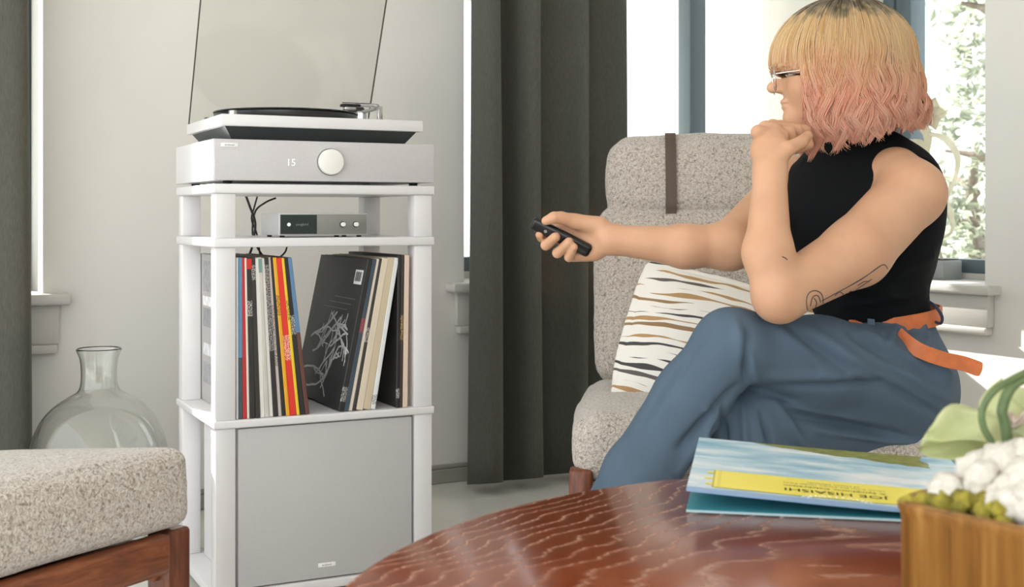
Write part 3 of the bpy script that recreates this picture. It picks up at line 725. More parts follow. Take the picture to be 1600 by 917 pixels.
# ------------------------------------------------------------------ planter with moss and flower
PZ = TZ; PC = Vector((.283, .95, 0))+Vector((.63, -.77, 0))*.11+Vector((.77, .63, 0))*.11; PY = math.atan2(.63, .77)
def sq(a, R, e_=7):
    c_, s_ = math.cos(a), math.sin(a); r = (abs(c_)**e_+abs(s_)**e_)**(-1/e_); return Vector((c_*r*R, s_*r*R, 0))
m = NT('golden bamboo'); f = m.noise(m.co(scale=(60, 60, 4)), 1.0, 4, .6); g = m.noise(m.co(scale=(260, 260, 8)), 1.0, 2)
m.set(Base_Color=m.ramp(m.math('ADD', m.math('MULTIPLY', f, .7), m.math('MULTIPLY', g, .3)), [(.3, (112, 72, 24)), (.5, (148, 102, 42)), (.7, (178, 134, 70))]), Roughness=.4, Metallic=.15); m.bump(f, .2, .001); MT['bamboo'] = m.m
bm = bmesh.new(); prof = [(.098, 0), (.106, .002), (.110, .012), (.1105, .088), (.1125, .094), (.1125, .0985), (.110, .1), (.1035, .1), (.1025, .096), (.1025, .02), (0, .02)]
rings = [[bm.verts.new(sq(2*PI*(k+.5)/96, R)+Vector((0, 0, z))) for k in range(96)] for R, z in prof]
for a, b in zip(rings[:-1], rings[1:]):
    for k in range(96): bm.faces.new((a[k], a[(k+1) % 96], b[(k+1) % 96], b[k]))
bm.faces.new(rings[0][::-1]); bmesh.ops.remove_doubles(bm, verts=bm.verts, dist=1e-5); bmesh.ops.recalc_face_normals(bm, faces=bm.faces)
pot = fin('planter', bm, MT['bamboo'], None, True, 35); pot.location = PC+Vector((0, 0, PZ)); pot.rotation_euler = (0, 0, PY)
tag(pot, 'square golden bamboo planter at the lower right of the coffee table', 'planter')
def lumps(name, spots, mat, label, cat, amp, freq, sub_=3):
    bm = bmesh.new()
    for i, (p, r) in enumerate(spots):
        g = bmesh.ops.create_icosphere(bm, subdivisions=sub_, radius=1)
        for v in g['verts']:
            d = v.co.normalized(); nn = noise.noise(d*freq+Vector((i*3.1, 0, 0)))+.6*noise.noise(d*freq*2.6+Vector((0, i*1.7, 0)))
            v.co = Vector(p)+d*r*(1+amp*nn)
    o = fin(name, bm, mat, None, True); return tag(o, label, cat, None, 'stuff')
R = random.Random(11)
Rz = Matrix.Rotation(PY, 3, 'Z')
spots = []
for i in range(420):
    lx, ly = R.uniform(-.099, .099), R.uniform(-.099, .099)
    edge = max(abs(lx), abs(ly))
    if edge < .062: continue
    p = PC+Rz @ Vector((lx, ly, 0)); spots.append(((p.x, p.y, PZ+.090+R.uniform(0, .008)+(.099-edge)*.35), R.uniform(.005, .010)))
MT['moss'] = P('yellow green moss', (150, 138, 52), .95, var=.28, vscale=90, bump=.9, bscale=500, bdist=.003)
lumps('moss', spots, MT['moss'], 'yellow-green moss filling the golden planter along its rim', 'moss', .4, 3.5, 2)
spots = []
for i in range(130):
    lx, ly = R.uniform(-.082, .082), R.uniform(-.082, .082); edge = max(abs(lx), abs(ly))
    p = PC+Rz @ Vector((lx, ly, 0)); spots.append(((p.x, p.y, PZ+.104+(.085-edge)*.55+R.uniform(-.004, .006)), R.uniform(.010, .018)))
lumps('white_moss', spots, P('white moss', (212, 206, 196), .9, var=.04, vscale=60, bump=.6, bscale=260, bdist=.004), 'fluffy white mound heaped in the golden planter', 'white moss', .28, 2.2)
def petal(bm, base, d, up, L, W, curl, cup, n=10, k=6):
    d = Vector(d).normalized(); up = Vector(up); up = (up-d*up.dot(d)).normalized(); sd_ = d.cross(up); g = []
    for i in range(n+1):
        t = i/n; w = W*math.sin(PI*min(1, .06+t*.94))**.7*(1-.25*t); row_ = []
        for j in range(-k, k+1):
            s_ = j/k; row_.append(bm.verts.new(Vector(base)+d*L*(t-.12*curl*t*t*abs(s_))+sd_*w*s_+up*(-curl*L*.5*t*t+cup*w*s_*s_+.004*math.sin(7*t+3*s_))))
        g.append(row_)
    for i in range(n):
        for j in range(2*k): bm.faces.new((g[i][j], g[i][j+1], g[i+1][j+1], g[i+1][j]))
def petalobj(name, args, mat, parent):
    bm = bmesh.new(); petal(bm, *args); o = fin(name, bm, mat, parent, True)
    md = o.modifiers.new('t', 'SOLIDIFY'); md.thickness = .0012; return o
def softleaf(name, c1, c2, tr=.35):
    m = NT(name); f = m.noise(m.co(), 25, 3); m.set(Base_Color=m.ramp(f, [(.3, c1), (.7, c2)]), Roughness=.5)
    tl = m.n('ShaderNodeBsdfTranslucent'); tl.inputs[0].default_value = (*lin(c2), 1); mx = m.n('ShaderNodeMixShader'); mx.inputs[0].default_value = tr
    m.l(m.b.outputs[0], mx.inputs[1]); m.l(tl.outputs[0], mx.inputs[2]); m.l(mx.outputs[0], m.o.inputs[0]); return m.m
MT['petal'] = softleaf('pale green petal', (200, 208, 150), (228, 231, 190))
MT['stem'] = P('green stem', (92, 112, 70), .45, var=.1, vscale=30)
FB = at(1575, 668, 1.02)
fl = thing('orchid', 'pale green orchid bloom with looping stems above the white mound', 'flower', (0, 0, 0))
for d, up, L, W, cu, cp in (((-1, -.1, .02), (0, -.5, 1), .068, .030, .25, .25), ((-.9, .2, -.30), (0, -.8, .6), .072, .026, -.15, .3), ((-.3, -.2, .95), (-.6, -.6, 0), .040, .022, .3, .2), ((.8, .1, -.3), (0, -.7, .7), .05, .026, .2, .2), ((.9, .1, .5), (0, -.7, .7), .05, .026, .2, .2)):
    petalobj('petal', (FB, d, up, L, W, cu, cp), MT['petal'], fl)
petalobj('lip', (FB+Vector((0, -.006, .004)), (-.2, -.7, .5), (0, -.2, 1), .026, .012, .5, .5), P('blush lip', (230, 200, 186), .5, var=.2, vscale=80), fl)
zs = PZ+.115
for pts, r_ in (([at(1552, 700, .975), at(1537, 668, .975), at(1535, 640, .975), at(1552, 612, .975), at(1585, 590, .98), at(1625, 572, .99)], .0027), ([at(1575, 695, .985), at(1570, 660, .985), at(1566, 640, .985), at(1578, 608, .985), at(1600, 592, .985), at(1635, 590, .99)], .0042)):
    p0 = Vector((pts[0].x+.004, pts[0].y+.004, PZ+.10)); tubeobj('stem', smoothpts([p0]+pts, 6), r_, MT['stem'], fl, 10)

# ------------------------------------------------------------------ plant on the right-hand sill
SB = roomR @ Vector((.352, .150, RZ))
spot = thing('sill_planter', 'small grey square planter on the window sill behind the person', 'planter', SB, WY-PI/2)
bm = bmesh.new(); bx(bm, -.042, .042, -.042, .042, 0, .062, .003); bx(bm, -.034, .034, -.034, .034, .058, .0625); fin('pot', bm, P('grey planter', (136, 140, 138), .5), spot, True, 40)
box('soil', -.034, .034, -.034, .034, .0625, .066, P('dark soil', (60, 52, 44), .95, bump=.6, bscale=90), spot)
MT['dry'] = softleaf('pale dried petal', (206, 200, 176), (234, 230, 212), .4)
YP = 4.05
pl = thing('dried_plant', 'pale dried plant with curling ribbon leaves in the sill planter', 'plant', (0, 0, 0))
b0 = SB+Vector((0, 0, .064))
for pts, w_, sd_ in (([b0, at(1462, 380, YP), at(1487, 362, YP), at(1486, 335, YP), at(1478, 312, YP), at(1492, 280, YP), at(1496, 245, YP), at(1478, 218, YP), at(1450, 208, YP)], [.012]*3+[.024]*2+[.014, .026, .03, .022], (1, .4, .1)), ([b0, at(1452, 330, YP), at(1446, 260, YP), at(1450, 215, YP), at(1440, 190, YP), at(1448, 160, YP)], [.006, .008, .012, .03, .04, .02], (1, .2, 0)), ([b0, at(1458, 350, YP+.03), at(1462, 300, YP+.03), at(1447, 232, YP+.03), at(1420, 222, YP+.03)], [.006, .01, .014, .03, .02], (0, .3, 1))):
    q = smoothpts(pts, 6); w2_ = list(np.interp(np.linspace(0, len(pts)-1, len(q)), range(len(pts)), w_))
    bm = bmesh.new(); ribbon(bm, q, w2_, .0012, sd_); fin('ribbon_leaf', bm, MT['dry'], pl, True, 60)
for a in range(5):
    petalobj('petal', (at(1452, 178, YP-.02), (math.cos(a*1.257), -.4, math.sin(a*1.257)), (0, -1, 0), .055, .026, .4, .3), MT['dry'], pl)

# ------------------------------------------------------------------ signed-distance sculpting for the figure
class Field:
    def __init__(s, lo, hi, res):
        s.lo = np.array(lo, float); s.res = res; s.n = np.ceil((np.array(hi)-s.lo)/res).astype(int)+1
        s.F = np.full(tuple(s.n), .5, np.float32)
        s.ax = [(s.lo[i]+np.arange(s.n[i])*res).astype(np.float32) for i in range(3)]
    def sl(s, lo, hi):
        a = np.clip(np.floor((np.array(lo)-s.lo)/s.res).astype(int), 0, s.n); b = np.clip(np.ceil((np.array(hi)-s.lo)/s.res).astype(int)+1, 0, s.n)
        return tuple(slice(int(i), int(j)) for i, j in zip(a, b))
    def grid(s, sl): return np.meshgrid(s.ax[0][sl[0]], s.ax[1][sl[1]], s.ax[2][sl[2]], indexing='ij', sparse=True)
    def add(s, prim, k=.01, op='u'):
        lo, hi, fn = prim; pad = k+3*s.res
        sl = s.sl(np.array(lo)-pad, np.array(hi)+pad)
        if any(q.stop <= q.start for q in sl): return
        d = fn(*s.grid(sl)).astype(np.float32); a = s.F[sl]
        if op == 'u':
            h = np.maximum(k-np.abs(a-d), 0)/k if k > 0 else 0
            s.F[sl] = np.minimum(a, d)-h*h*k*.25
        else:
            d = -d; h = np.maximum(k-np.abs(a-d), 0)/k
            s.F[sl] = np.maximum(a, d)+h*h*k*.25
    def merge(s, o, k):
        "union with a field on the same grid"
        h = np.maximum(k-np.abs(s.F-o.F), 0)/k; s.F = np.minimum(s.F, o.F)-h*h*k*.25
    def mesh(s, name):
        F = s.F; ins = F < 0
        c8 = [ins[i:F.shape[0]-1+i, j:F.shape[1]-1+j, k:F.shape[2]-1+k] for i in (0, 1) for j in (0, 1) for k in (0, 1)]
        cnt = sum(c.astype(np.int8) for c in c8); act = (cnt > 0) & (cnt < 8)
        I = np.argwhere(act); idx = np.full(act.shape, -1, np.int32); idx[act] = np.arange(len(I))
        offs = np.array([(i, j, k) for i in (0, 1) for j in (0, 1) for k in (0, 1)])
        val = np.stack([F[I[:, 0]+o[0], I[:, 1]+o[1], I[:, 2]+o[2]] for o in offs], 1)
        acc = np.zeros((len(I), 3)); num = np.zeros(len(I))
        for a in range(8):
            for b in range(a+1, 8):
                if np.abs(offs[a]-offs[b]).sum() != 1: continue
                va, vb = val[:, a], val[:, b]; mk = (va < 0) != (vb < 0)
                t = np.where(mk, va/np.where(mk, va-vb, 1), 0)
                acc += mk[:, None]*(offs[a]+(offs[b]-offs[a])*t[:, None]); num += mk
        V = s.lo+(I+acc/num[:, None])*s.res
        Q = []
        for ax in range(3):
            sl0 = [slice(None)]*3; sl1 = [slice(None)]*3; sl0[ax] = slice(0, -1); sl1[ax] = slice(1, None)
            A, B = ins[tuple(sl0)], ins[tuple(sl1)]; E = np.argwhere(A != B)
            u, v = (ax+1) % 3, (ax+2) % 3
            ok = (E[:, u] > 0) & (E[:, v] > 0) & (E[:, u] < act.shape[u]) & (E[:, v] < act.shape[v]); E = E[ok]
            q = []
            for du, dv in ((-1, -1), (0, -1), (0, 0), (-1, 0)):
                G = E.copy(); G[:, u] += du; G[:, v] += dv; q.append(idx[G[:, 0], G[:, 1], G[:, 2]])
            q = np.stack(q, 1); flip = ~A[E[:, 0], E[:, 1], E[:, 2]]
            q[flip] = q[flip][:, ::-1]; Q.append(q)
        Q = np.concatenate(Q); Q = Q[(Q >= 0).all(1)]
        return V, Q
def tomesh(name, V, Q):
    me = bpy.data.meshes.new(name); me.vertices.add(len(V)); me.vertices.foreach_set('co', np.asarray(V, np.float32).ravel())
    me.loops.add(Q.size); me.loops.foreach_set('vertex_index', Q.astype(np.int32).ravel())
    me.polygons.add(len(Q)); me.polygons.foreach_set('loop_start', np.arange(0, Q.size, 4, dtype=np.int32)); me.update(calc_edges=True); me.validate()
    return me
def relax(V, Q, it=2, lam=.5):
    n = len(V); e = np.concatenate([Q[:, [0, 1]], Q[:, [1, 2]], Q[:, [2, 3]], Q[:, [3, 0]]])
    for _ in range(it):
        S_ = np.zeros((n, 3)); c_ = np.zeros(n)
        for a, b in ((0, 1), (1, 0)):
            for k in range(3): S_[:, k] += np.bincount(e[:, a], V[e[:, b], k], n)
            c_ += np.bincount(e[:, a], minlength=n)
        V = V+lam*(S_/np.maximum(c_, 1)[:, None]-V)
    return V
def normals(V, Q):
    fn = np.cross(V[Q[:, 2]]-V[Q[:, 0]], V[Q[:, 3]]-V[Q[:, 1]]); N = np.zeros_like(V)
    for k in range(4):
        for c_ in range(3): N[:, c_] += np.bincount(Q[:, k], fn[:, c_], len(V))
    return N/np.maximum(np.linalg.norm(N, axis=1), 1e-9)[:, None]
def cone(a, b, r1, r2, flat=None, fk=1.0):
    "tapered capsule; flat = direction squeezed by fk"
    a = np.array(a, float); b = np.array(b, float); ba = b-a; L2 = ba@ba; rm = max(r1, r2)
    fl_ = None if flat is None else np.array(flat, float)/np.linalg.norm(flat)
    def fn(x, y, z):
        px_, py_, pz_ = x-a[0], y-a[1], z-a[2]
        h = np.clip((px_*ba[0]+py_*ba[1]+pz_*ba[2])/L2, 0, 1)
        qx, qy, qz = px_-ba[0]*h, py_-ba[1]*h, pz_-ba[2]*h
        d2 = qx*qx+qy*qy+qz*qz
        if fl_ is not None:
            qn = qx*fl_[0]+qy*fl_[1]+qz*fl_[2]; d2 = d2-qn*qn+(qn/fk)**2
        return (np.sqrt(d2)-(r1+(r2-r1)*h))*(min(1, fk) if fl_ is not None else 1)
    return np.minimum(a, b)-rm, np.maximum(a, b)+rm, fn
def ell(c_, axes, radii):
    c_ = np.array(c_, float); A = np.array([np.array(q, float)/np.linalg.norm(q) for q in axes]); r = np.array(radii, float); rm = r.max()
    def fn(x, y, z):
        px_, py_, pz_ = x-c_[0], y-c_[1], z-c_[2]
        q = [(px_*A[i, 0]+py_*A[i, 1]+pz_*A[i, 2]) for i in range(3)]
        k0 = np.sqrt(sum((q[i]/r[i])**2 for i in range(3))); k1 = np.sqrt(sum((q[i]/r[i]**2)**2 for i in range(3)))
        return k0*(k0-1)/np.maximum(k1, 1e-6)
    return c_-rm, c_+rm, fn

# ------------------------------------------------------------------ person
TF = Vector((-.62, -.785, 0)).normalized(); TS = Vector((.785, -.62, 0)).normalized(); UP = Vector((0, 0, 1))   # torso: forward, her left, up
person = thing('person', 'person with a pink and blond bob, black top and slate trousers pointing a remote', 'person', (at(1400, 640, 2.36).x, 2.36, 0))
PM = person.matrix_world.copy(); PM.translation = person.location
def pchild(o): o.parent = person; o.matrix_parent_inverse = PM.inverted(); return o
# head frame
HO = at(1306, 100, 2.29); HF = Vector((-.985, .17, -.02)).normalized(); HL = UP.cross(HF).normalized(); HU = HF.cross(HL)
def Hd(a, b, c_): return HO+HF*a+HL*b+HU*c_
haxes = (HF, HL, HU)
chest = at(1346, 335, 2.31); waist = at(1364, 492, 2.34)
sk = Field((-.02, 1.90, .52), (.86, 2.62, 1.02), .0026)
# torso core and neck (covered by the top, one surface with the arms)
sk.add(ell(chest, (TS, TF, UP), (.135, .085, .15)), .02)
sk.add(cone(chest, waist, .085, .085, TF, .85), .05)
sk.add(cone(at(1322, 285, 2.31), Hd(-.03, 0, -.075), .058, .050), .03)
# near (left) arm
shL, elL, wrL = at(1424, 302, 2.19), at(1218, 462, 2.025), at(1203, 268, 2.085)
upm = at(1338, 394, 2.105)
sk.add(cone(at(1400, 275, 2.23), shL, .050, .056), .03)
sk.add(cone(shL, upm, .057, .056), .02); sk.add(cone(upm, elL, .056, .0415), .02)
sk.add(cone(elL, at(1200, 395, 2.03), .041, .0385), .02); sk.add(cone(at(1200, 395, 2.03), wrL, .0385, .027, TF, .95), .02)
# far (right) arm
shR, elR, wrR = at(1238, 290, 2.44), at(1140, 384, 2.26), at(952, 374, 2.25)
sk.add(cone(at(1270, 285, 2.42), shR, .052, .055), .03)
sk.add(cone(shR, elR, .052, .043), .02); sk.add(cone(elR, at(1070, 385, 2.25), .041, .037), .02); sk.add(cone(at(1070, 385, 2.25), wrR, .037, .0255), .02)
# head
sk.add(ell(Hd(-.005, 0, .012), haxes, (.098, .077, .100)), .01)
sk.add(ell(Hd(.035, 0, -.035), haxes, (.062, .062, .078)), .03)
sk.add(cone(Hd(.065, .0, -.098), Hd(-.005, .045, -.055), .021, .022), .02); sk.add(cone(Hd(.065, .0, -.098), Hd(-.005, -.045, -.055), .021, .022), .02)
sk.add(ell(Hd(.078, 0, -.096), haxes, (.017, .018, .014)), .016)
for s_ in (-1, 1):
    sk.add(ell(Hd(.058, .034*s_, -.038), haxes, (.024, .022, .022)), .02)
    sk.add(ell(Hd(.099, .033*s_, -.019), haxes, (.009, .014, .008)), .012, 's')
    sk.add(ell(Hd(.080, .033*s_, -.020), haxes, (.0115, .0125, .0100)), .004)
    sk.add(ell(Hd(.098, .011*s_, -.044), haxes, (.009, .007, .0065)), .006)
    sk.add(cone(Hd(.093, .012*s_, -.003), Hd(.081, .048*s_, -.004), .007, .006), .014)
    sk.add(ell(Hd(-.005, .078*s_, -.015), haxes, (.017, .007, .029)), .006)
sk.add(cone(Hd(.094, 0, -.010), Hd(.112, 0, -.038), .007, .0105), .012)
sk.add(ell(Hd(.1165, 0, -.040), haxes, (.0085, .0095, .0085)), .006)
sk.add(ell(Hd(.092, 0, -.0665), haxes, (.010, .021, .0055)), .005); sk.add(ell(Hd(.0895, 0, -.0765), haxes, (.010, .018, .006)), .005)
# right hand around the remote
def fingers(fld, chains, k=.0025):
    for ch in chains:
        pts, rad = ch
        for i in range(len(pts)-1): fld.add(cone(pts[i], pts[i+1], rad[i], rad[i+1]), .003 if i else .006)
pr = (.0095, .0088, .0082, .0075)
sk.add(cone(wrR, at(925, 372, 2.262), .026, .024, (0, 1, 0), .62), .012)
sk.add(cone(at(925, 380, 2.266), at(890, 366, 2.272), .024, .020, (0, 1, 0), .5), .012)
sk.add(cone(at(928, 392, 2.258), at(900, 398, 2.262), .0175, .013), .012)
sk.add(cone(at(936, 352, 2.25), at(897, 346, 2.246), .0165, .0135), .012)
fingers(sk, [([at(893, 348, 2.27), at(866, 356, 2.278), at(846, 371, 2.262), at(843, 367, 2.244)], pr)])
fingers(sk, [([at(893, 362, 2.274), at(868, 372, 2.276), at(853, 383, 2.246), at(868, 370, 2.222)], (.0098, .0095, .0095, .0088))])
fingers(sk, [([at(898, 374, 2.274), at(880, 388, 2.274), at(871, 395, 2.246), at(889, 378, 2.220)], (.0098, .0095, .0095, .0086))])
fingers(sk, [([at(905, 388, 2.270), at(893, 401, 2.266), at(889, 402, 2.242), at(897, 386, 2.220)], (.0092, .0085, .0082, .0074))])
fingers(sk, [([at(900, 346, 2.248), at(876, 340, 2.236), at(865, 340, 2.230), at(853, 345, 2.228)], (.0132, .0112, .0104, .0084))])
# left hand folded under the chin
sk.add(cone(wrL, at(1203, 235, 2.11), .026, .030, TF, .8), .015)
sk.add(cone(at(1203, 235, 2.11), at(1203, 213, 2.13), .030, .026, TF, .85), .015)
for q, (kx, ky, kY) in enumerate(((1184, 206, 2.105), (1195, 200, 2.13), (1207, 197, 2.155), (1219, 198, 2.18))):
    fingers(sk, [([at(1204+q*3, 226, 2.115+q*.012), at(kx, ky, kY), at(kx+38, ky+6, kY+.012), at(kx+44, ky+28, kY+.014), at(kx+24, ky+36, kY+.004)], (.012, .0118, .0105, .0095, .0082))])
fingers(sk, [([at(1212, 250, 2.08), at(1232, 232, 2.085), at(1252, 222, 2.10), at(1262, 212, 2.12)], (.0145, .0125, .0108, .0088))])
V, Q = sk.mesh('body'); V = relax(V, Q, 2, .4)
body_bvh = BVHTree.FromPolygons([tuple(v) for v in V], Q.tolist())
body = pchild(link('body', tomesh('body', V, Q), MT['skin'], None, True)); del sk
# sleeveless top
tp = Field((.35, 2.0, .50), (.90, 2.62, .95), .0035)
tp.add(ell(chest+UP*.01, (TS, TF, UP), (.150, .100, .155)), .02)
tp.add(ell(chest+TF*.035+TS*.055-UP*.0, (TS, TF, UP), (.062, .075, .075)), .03)
tp.add(ell(chest+TF*.035-TS*.060-UP*.0, (TS, TF, UP), (.062, .075, .075)), .03)
tp.add(cone(chest-UP*.05, waist-UP*.01, .114, .106, TF, .82), .05)
tp.add(cone(at(1322, 275, 2.31), at(1318, 247, 2.30), .068, .060), .03)
tp.add(cone(at(1335, 283, 2.30), at(1418, 276, 2.255), .052, .042), .03)
tp.add(cone(at(1318, 283, 2.33), at(1245, 285, 2.43), .052, .040), .03)
tp.add(cone(at(1410, 300, 2.27), at(1414, 400, 2.33), .062, .052), .04)
# armhole of the near arm, neck opening
tp.add(cone(shL+(shL-upm).normalized()*.012+TS*.012, upm, .060, .058), .006, 's')
V, Q = tp.mesh('top'); N = normals(V, Q); V = relax(V, Q, 2, .5)
for (xa, ya), (xb, yb2), A, w in (((1240, 470), (1330, 500), .003, .008), ((1300, 440), (1440, 470), .003, .01), ((1320, 480), (1445, 455), .003, .008), ((1400, 420), (1450, 400), .003, .008), ((1255, 330), (1300, 400), .002, .012)):
    a = np.array(at(xa, ya, 2.25))[[0, 2]]; b = np.array(at(xb, yb2, 2.25))[[0, 2]]; p = V[:, [0, 2]]; h = np.clip(((p-a)@(b-a))/((b-a)@(b-a)), 0, 1); d = np.linalg.norm(p-a-h[:, None]*(b-a), axis=1)
    V += N*(A*np.exp(-(d/w)**2)*(N[:, 1] < .2))[:, None]
pchild(link('sleeveless_top', tomesh('sleeveless_top', V, Q), MT['top'], None, True))
# trousers
hipC = at(1388, 612, 2.36)
tr_ = Field((.02, 1.92, .05), (.92, 2.60, .72), .0045)
tr_.add(ell(hipC, (TS, TF, UP), (.120, .120, .105)), .03)
tr_.add(cone(hipC+UP*.02, at(1373, 518, 2.345), .114, .103, TF, .86), .05)
hL, kL = at(1405, 590, 2.27), at(1142, 540, 2.075)
tr_.add(cone(hL, at(1280, 562, 2.16), .090, .072), .04); tr_.add(cone(at(1280, 562, 2.16), kL, .070, .060), .03)
s1, s2, s3 = at(1080, 622, 2.10), at(1000, 742, 2.15), at(955, 830, 2.19)
tr_.add(cone(kL, s1, .060, .060), .02); tr_.add(cone(s1, s2, .060, .062), .02); tr_.add(cone(s2, s3, .062, .066), .02)
hR, kR = at(1390, 640, 2.36), at(1165, 655, 2.17)
tr_.add(cone(hR, kR, .088, .066), .03); tr_.add(cone(kR, at(1155, 760, 2.18), .066, .068), .02); tr_.add(cone(at(1155, 760, 2.18), at(1150, 900, 2.22), .068, .072), .02)
V, Q = tr_.mesh('trousers'); V = relax(V, Q, 3, .5); N = normals(V, Q)
FOLDS = [((1168, 520), (1166, 592), -.010, .010), ((1150, 505), (1180, 600), .006, .014), ((1172, 607), (1375, 598), -.007, .008), ((1190, 590), (1370, 585), .004, .012),
 ((1205, 505), (1300, 590), .005, .014), ((1235, 510), (1345, 598), -.004, .010), ((1265, 515), (1390, 600), .005, .014), ((1330, 520), (1420, 580), -.005, .010), ((1350, 518), (1440, 575), .005, .012),
 ((1380, 530), (1470, 610), -.004, .010), ((1420, 520), (1485, 590), .006, .012), ((1190, 625), (1400, 660), .006, .014), ((1230, 645), (1420, 685), -.006, .010), ((1280, 672), (1440, 690), .006, .010), ((1360, 585), (1470, 650), -.005, .010), ((1380, 560), (1480, 625), .005, .012),
 ((1150, 605), (1062, 700), -.008, .010), ((1120, 640), (1060, 735), .006, .010), ((1060, 560), (960, 740), .003, .02), ((1105, 640), (1098, 740), .006, .007), ((1130, 630), (1135, 740), -.005, .007), ((1160, 630), (1170, 740), .006, .008), ((1190, 640), (1215, 740), -.006, .008), ((1210, 630), (1260, 700), .006, .010),
 ((1100, 520), (1000, 680), -.003, .012), ((1400, 510), (1390, 540), .005, .007), ((1440, 500), (1450, 545), .005, .007), ((1420, 505), (1425, 545), -.005, .006)]
for (xa, ya), (xb, yb2), A, w in FOLDS:
    a = np.array(at(xa, ya, 2.16))[[0, 2]]; b = np.array(at(xb, yb2, 2.16))[[0, 2]]
    p = V[:, [0, 2]]*(2.16/V[:, 1])[:, None]; p[:, 1] = (V[:, 2]-CAMZ)*2.16/V[:, 1]+CAMZ     # folds run across the near side of the cloth
    h = np.clip(((p-a)@(b-a))/((b-a)@(b-a)), 0, 1); d = np.linalg.norm(p-a-h[:, None]*(b-a), axis=1)
    V += N*(2.0*A*np.exp(-(d/(.72*w))**2)*np.sin(PI*np.clip(h*.9+.05, 0, 1))**.5*(N[:, 1] < .1))[:, None]
trousers = pchild(link('trousers', tomesh('trousers', relax(V, Q, 1, .4), Q), MT['pants'], None, True)); del tr_, tp
# shoes on the hidden feet
for a, d in ((at(940, 870, 2.20), Vector((-.75, -.5, -.35))), (Vector((at(1150, 900, 2.22).x, 2.20, .07)), Vector((-.62, -.785, -.1)))):
    d.normalize(); f_ = Field(np.array(a)-.32, np.array(a)+.32, .006)
    f_.add(cone(a, a+d*.05-UP*.02, .038, .036), .02); f_.add(cone(a+d*.02-UP*.025, a+d*.17-UP*.03, .034, .026, UP, .8), .02)
    V, Q = f_.mesh('shoe'); pchild(link('shoe', tomesh('shoe', V, Q), MT['black'], None, True))
# belt with its loose end
wc = at(1374, 500, 2.343); pts = []
for i in range(61):
    a = 2*PI*i/60; pts.append(wc+TS*math.cos(a)*.1115+TF*math.sin(a)*.098+UP*(-.010*math.sin(a)+.012*math.cos(a)))
bm = bmesh.new(); ribbon(bm, pts, .030, .004, UP); belt = pchild(fin('belt', bm, MT['belt'], None, True, 50))
bm = bmesh.new(); q = smoothpts([at(1402, 522, 2.20), at(1432, 545, 2.175), at(1470, 560, 2.175), at(1505, 568, 2.18), at(1528, 576, 2.18), at(1534, 578, 2.18)], 5)
ribbon(bm, q, [.026]*(len(q)-5)+[.025, .023, .019, .012, .004], .0035, (.15, .1, 1)); pchild(fin('belt_tail', bm, MT['belt'], None, True, 50))
bm = bmesh.new(); q = smoothpts([at(1326, 508, 2.23), at(1338, 512, 2.222), at(1352, 516, 2.224)], 4); ribbon(bm, q, [.02, .022, .024, .024, .024, .024, .022, .018, .014], .008, UP); pchild(fin('belt_knot', bm, MT['belt'], None, True, 50))
bm = bmesh.new(); ribbon(bm, smoothpts([at(1361, 499, 2.226), at(1361, 510, 2.220), at(1361, 520, 2.226)], 4), .012, .004, (1, 0, 0)); pchild(fin('belt_loop', bm, MT['pants'], None, True, 50))
pchild(tubeobj('drawstring', smoothpts([at(1450, 470, 2.27), at(1463, 480, 2.25), at(1472, 495, 2.245), at(1470, 505, 2.25), at(1462, 503, 2.26)], 5), .0028, P('navy cord', (50, 56, 78), .7), None, 8))
# glasses
gm = P('silver wire', (206, 204, 200), .25, .9)
lens = glassy('lens glass', (.97, .96, .95), .06)
for s_ in (-1, 1):
    c_ = Hd(.113, .033*s_, -.026); n_ = (HF*.99+HL*.06*s_-HU*.12).normalized(); a_ = UP.cross(n_).normalized(); b_ = n_.cross(a_)
    ring_ = [c_+a_*math.cos(t*PI/16)*.026+b_*math.sin(t*PI/16)*.023 for t in range(33)]
    g = pchild(tubeobj('lens_rim', ring_, .0010, gm, None, 6))
    bm = bmesh.new(); f_ = [bm.verts.new(p) for p in ring_[:-1]]; bm.faces.new(f_); l_ = pchild(fin('lens', bm, lens, None)); l_.modifiers.new('t', 'SOLIDIFY').thickness = .001
    pchild(tubeobj('temple_arm', [c_+HL*.025*s_+HF*-.003+HU*.006, Hd(.085, .068*s_, -.018), Hd(.02, .080*s_, -.014), Hd(-.015, .082*s_, -.016)], .0012, gm, None, 6))
    bm = bmesh.new(); bmesh.ops.create_icosphere(bm, subdivisions=3, radius=.0112)
    ey = fin('eye', bm, P('eye', (196, 176, 164), .2), None, True); ey.location = Hd(.0815, .033*s_, -.021); ey.scale = (1, 1, .4); pchild(ey)
    pchild(tubeobj('eyelash', smoothpts([Hd(.0915, .026*s_, -.021), Hd(.0930, .033*s_, -.019), Hd(.0880, .042*s_, -.021)], 4), .0011, P('lash', (70, 55, 48), .7), None, 6))
pchild(tubeobj('glasses_bridge', smoothpts([Hd(.114, .010, -.020), Hd(.117, 0, -.015), Hd(.114, -.010, -.020)], 4), .0011, gm, None, 6))
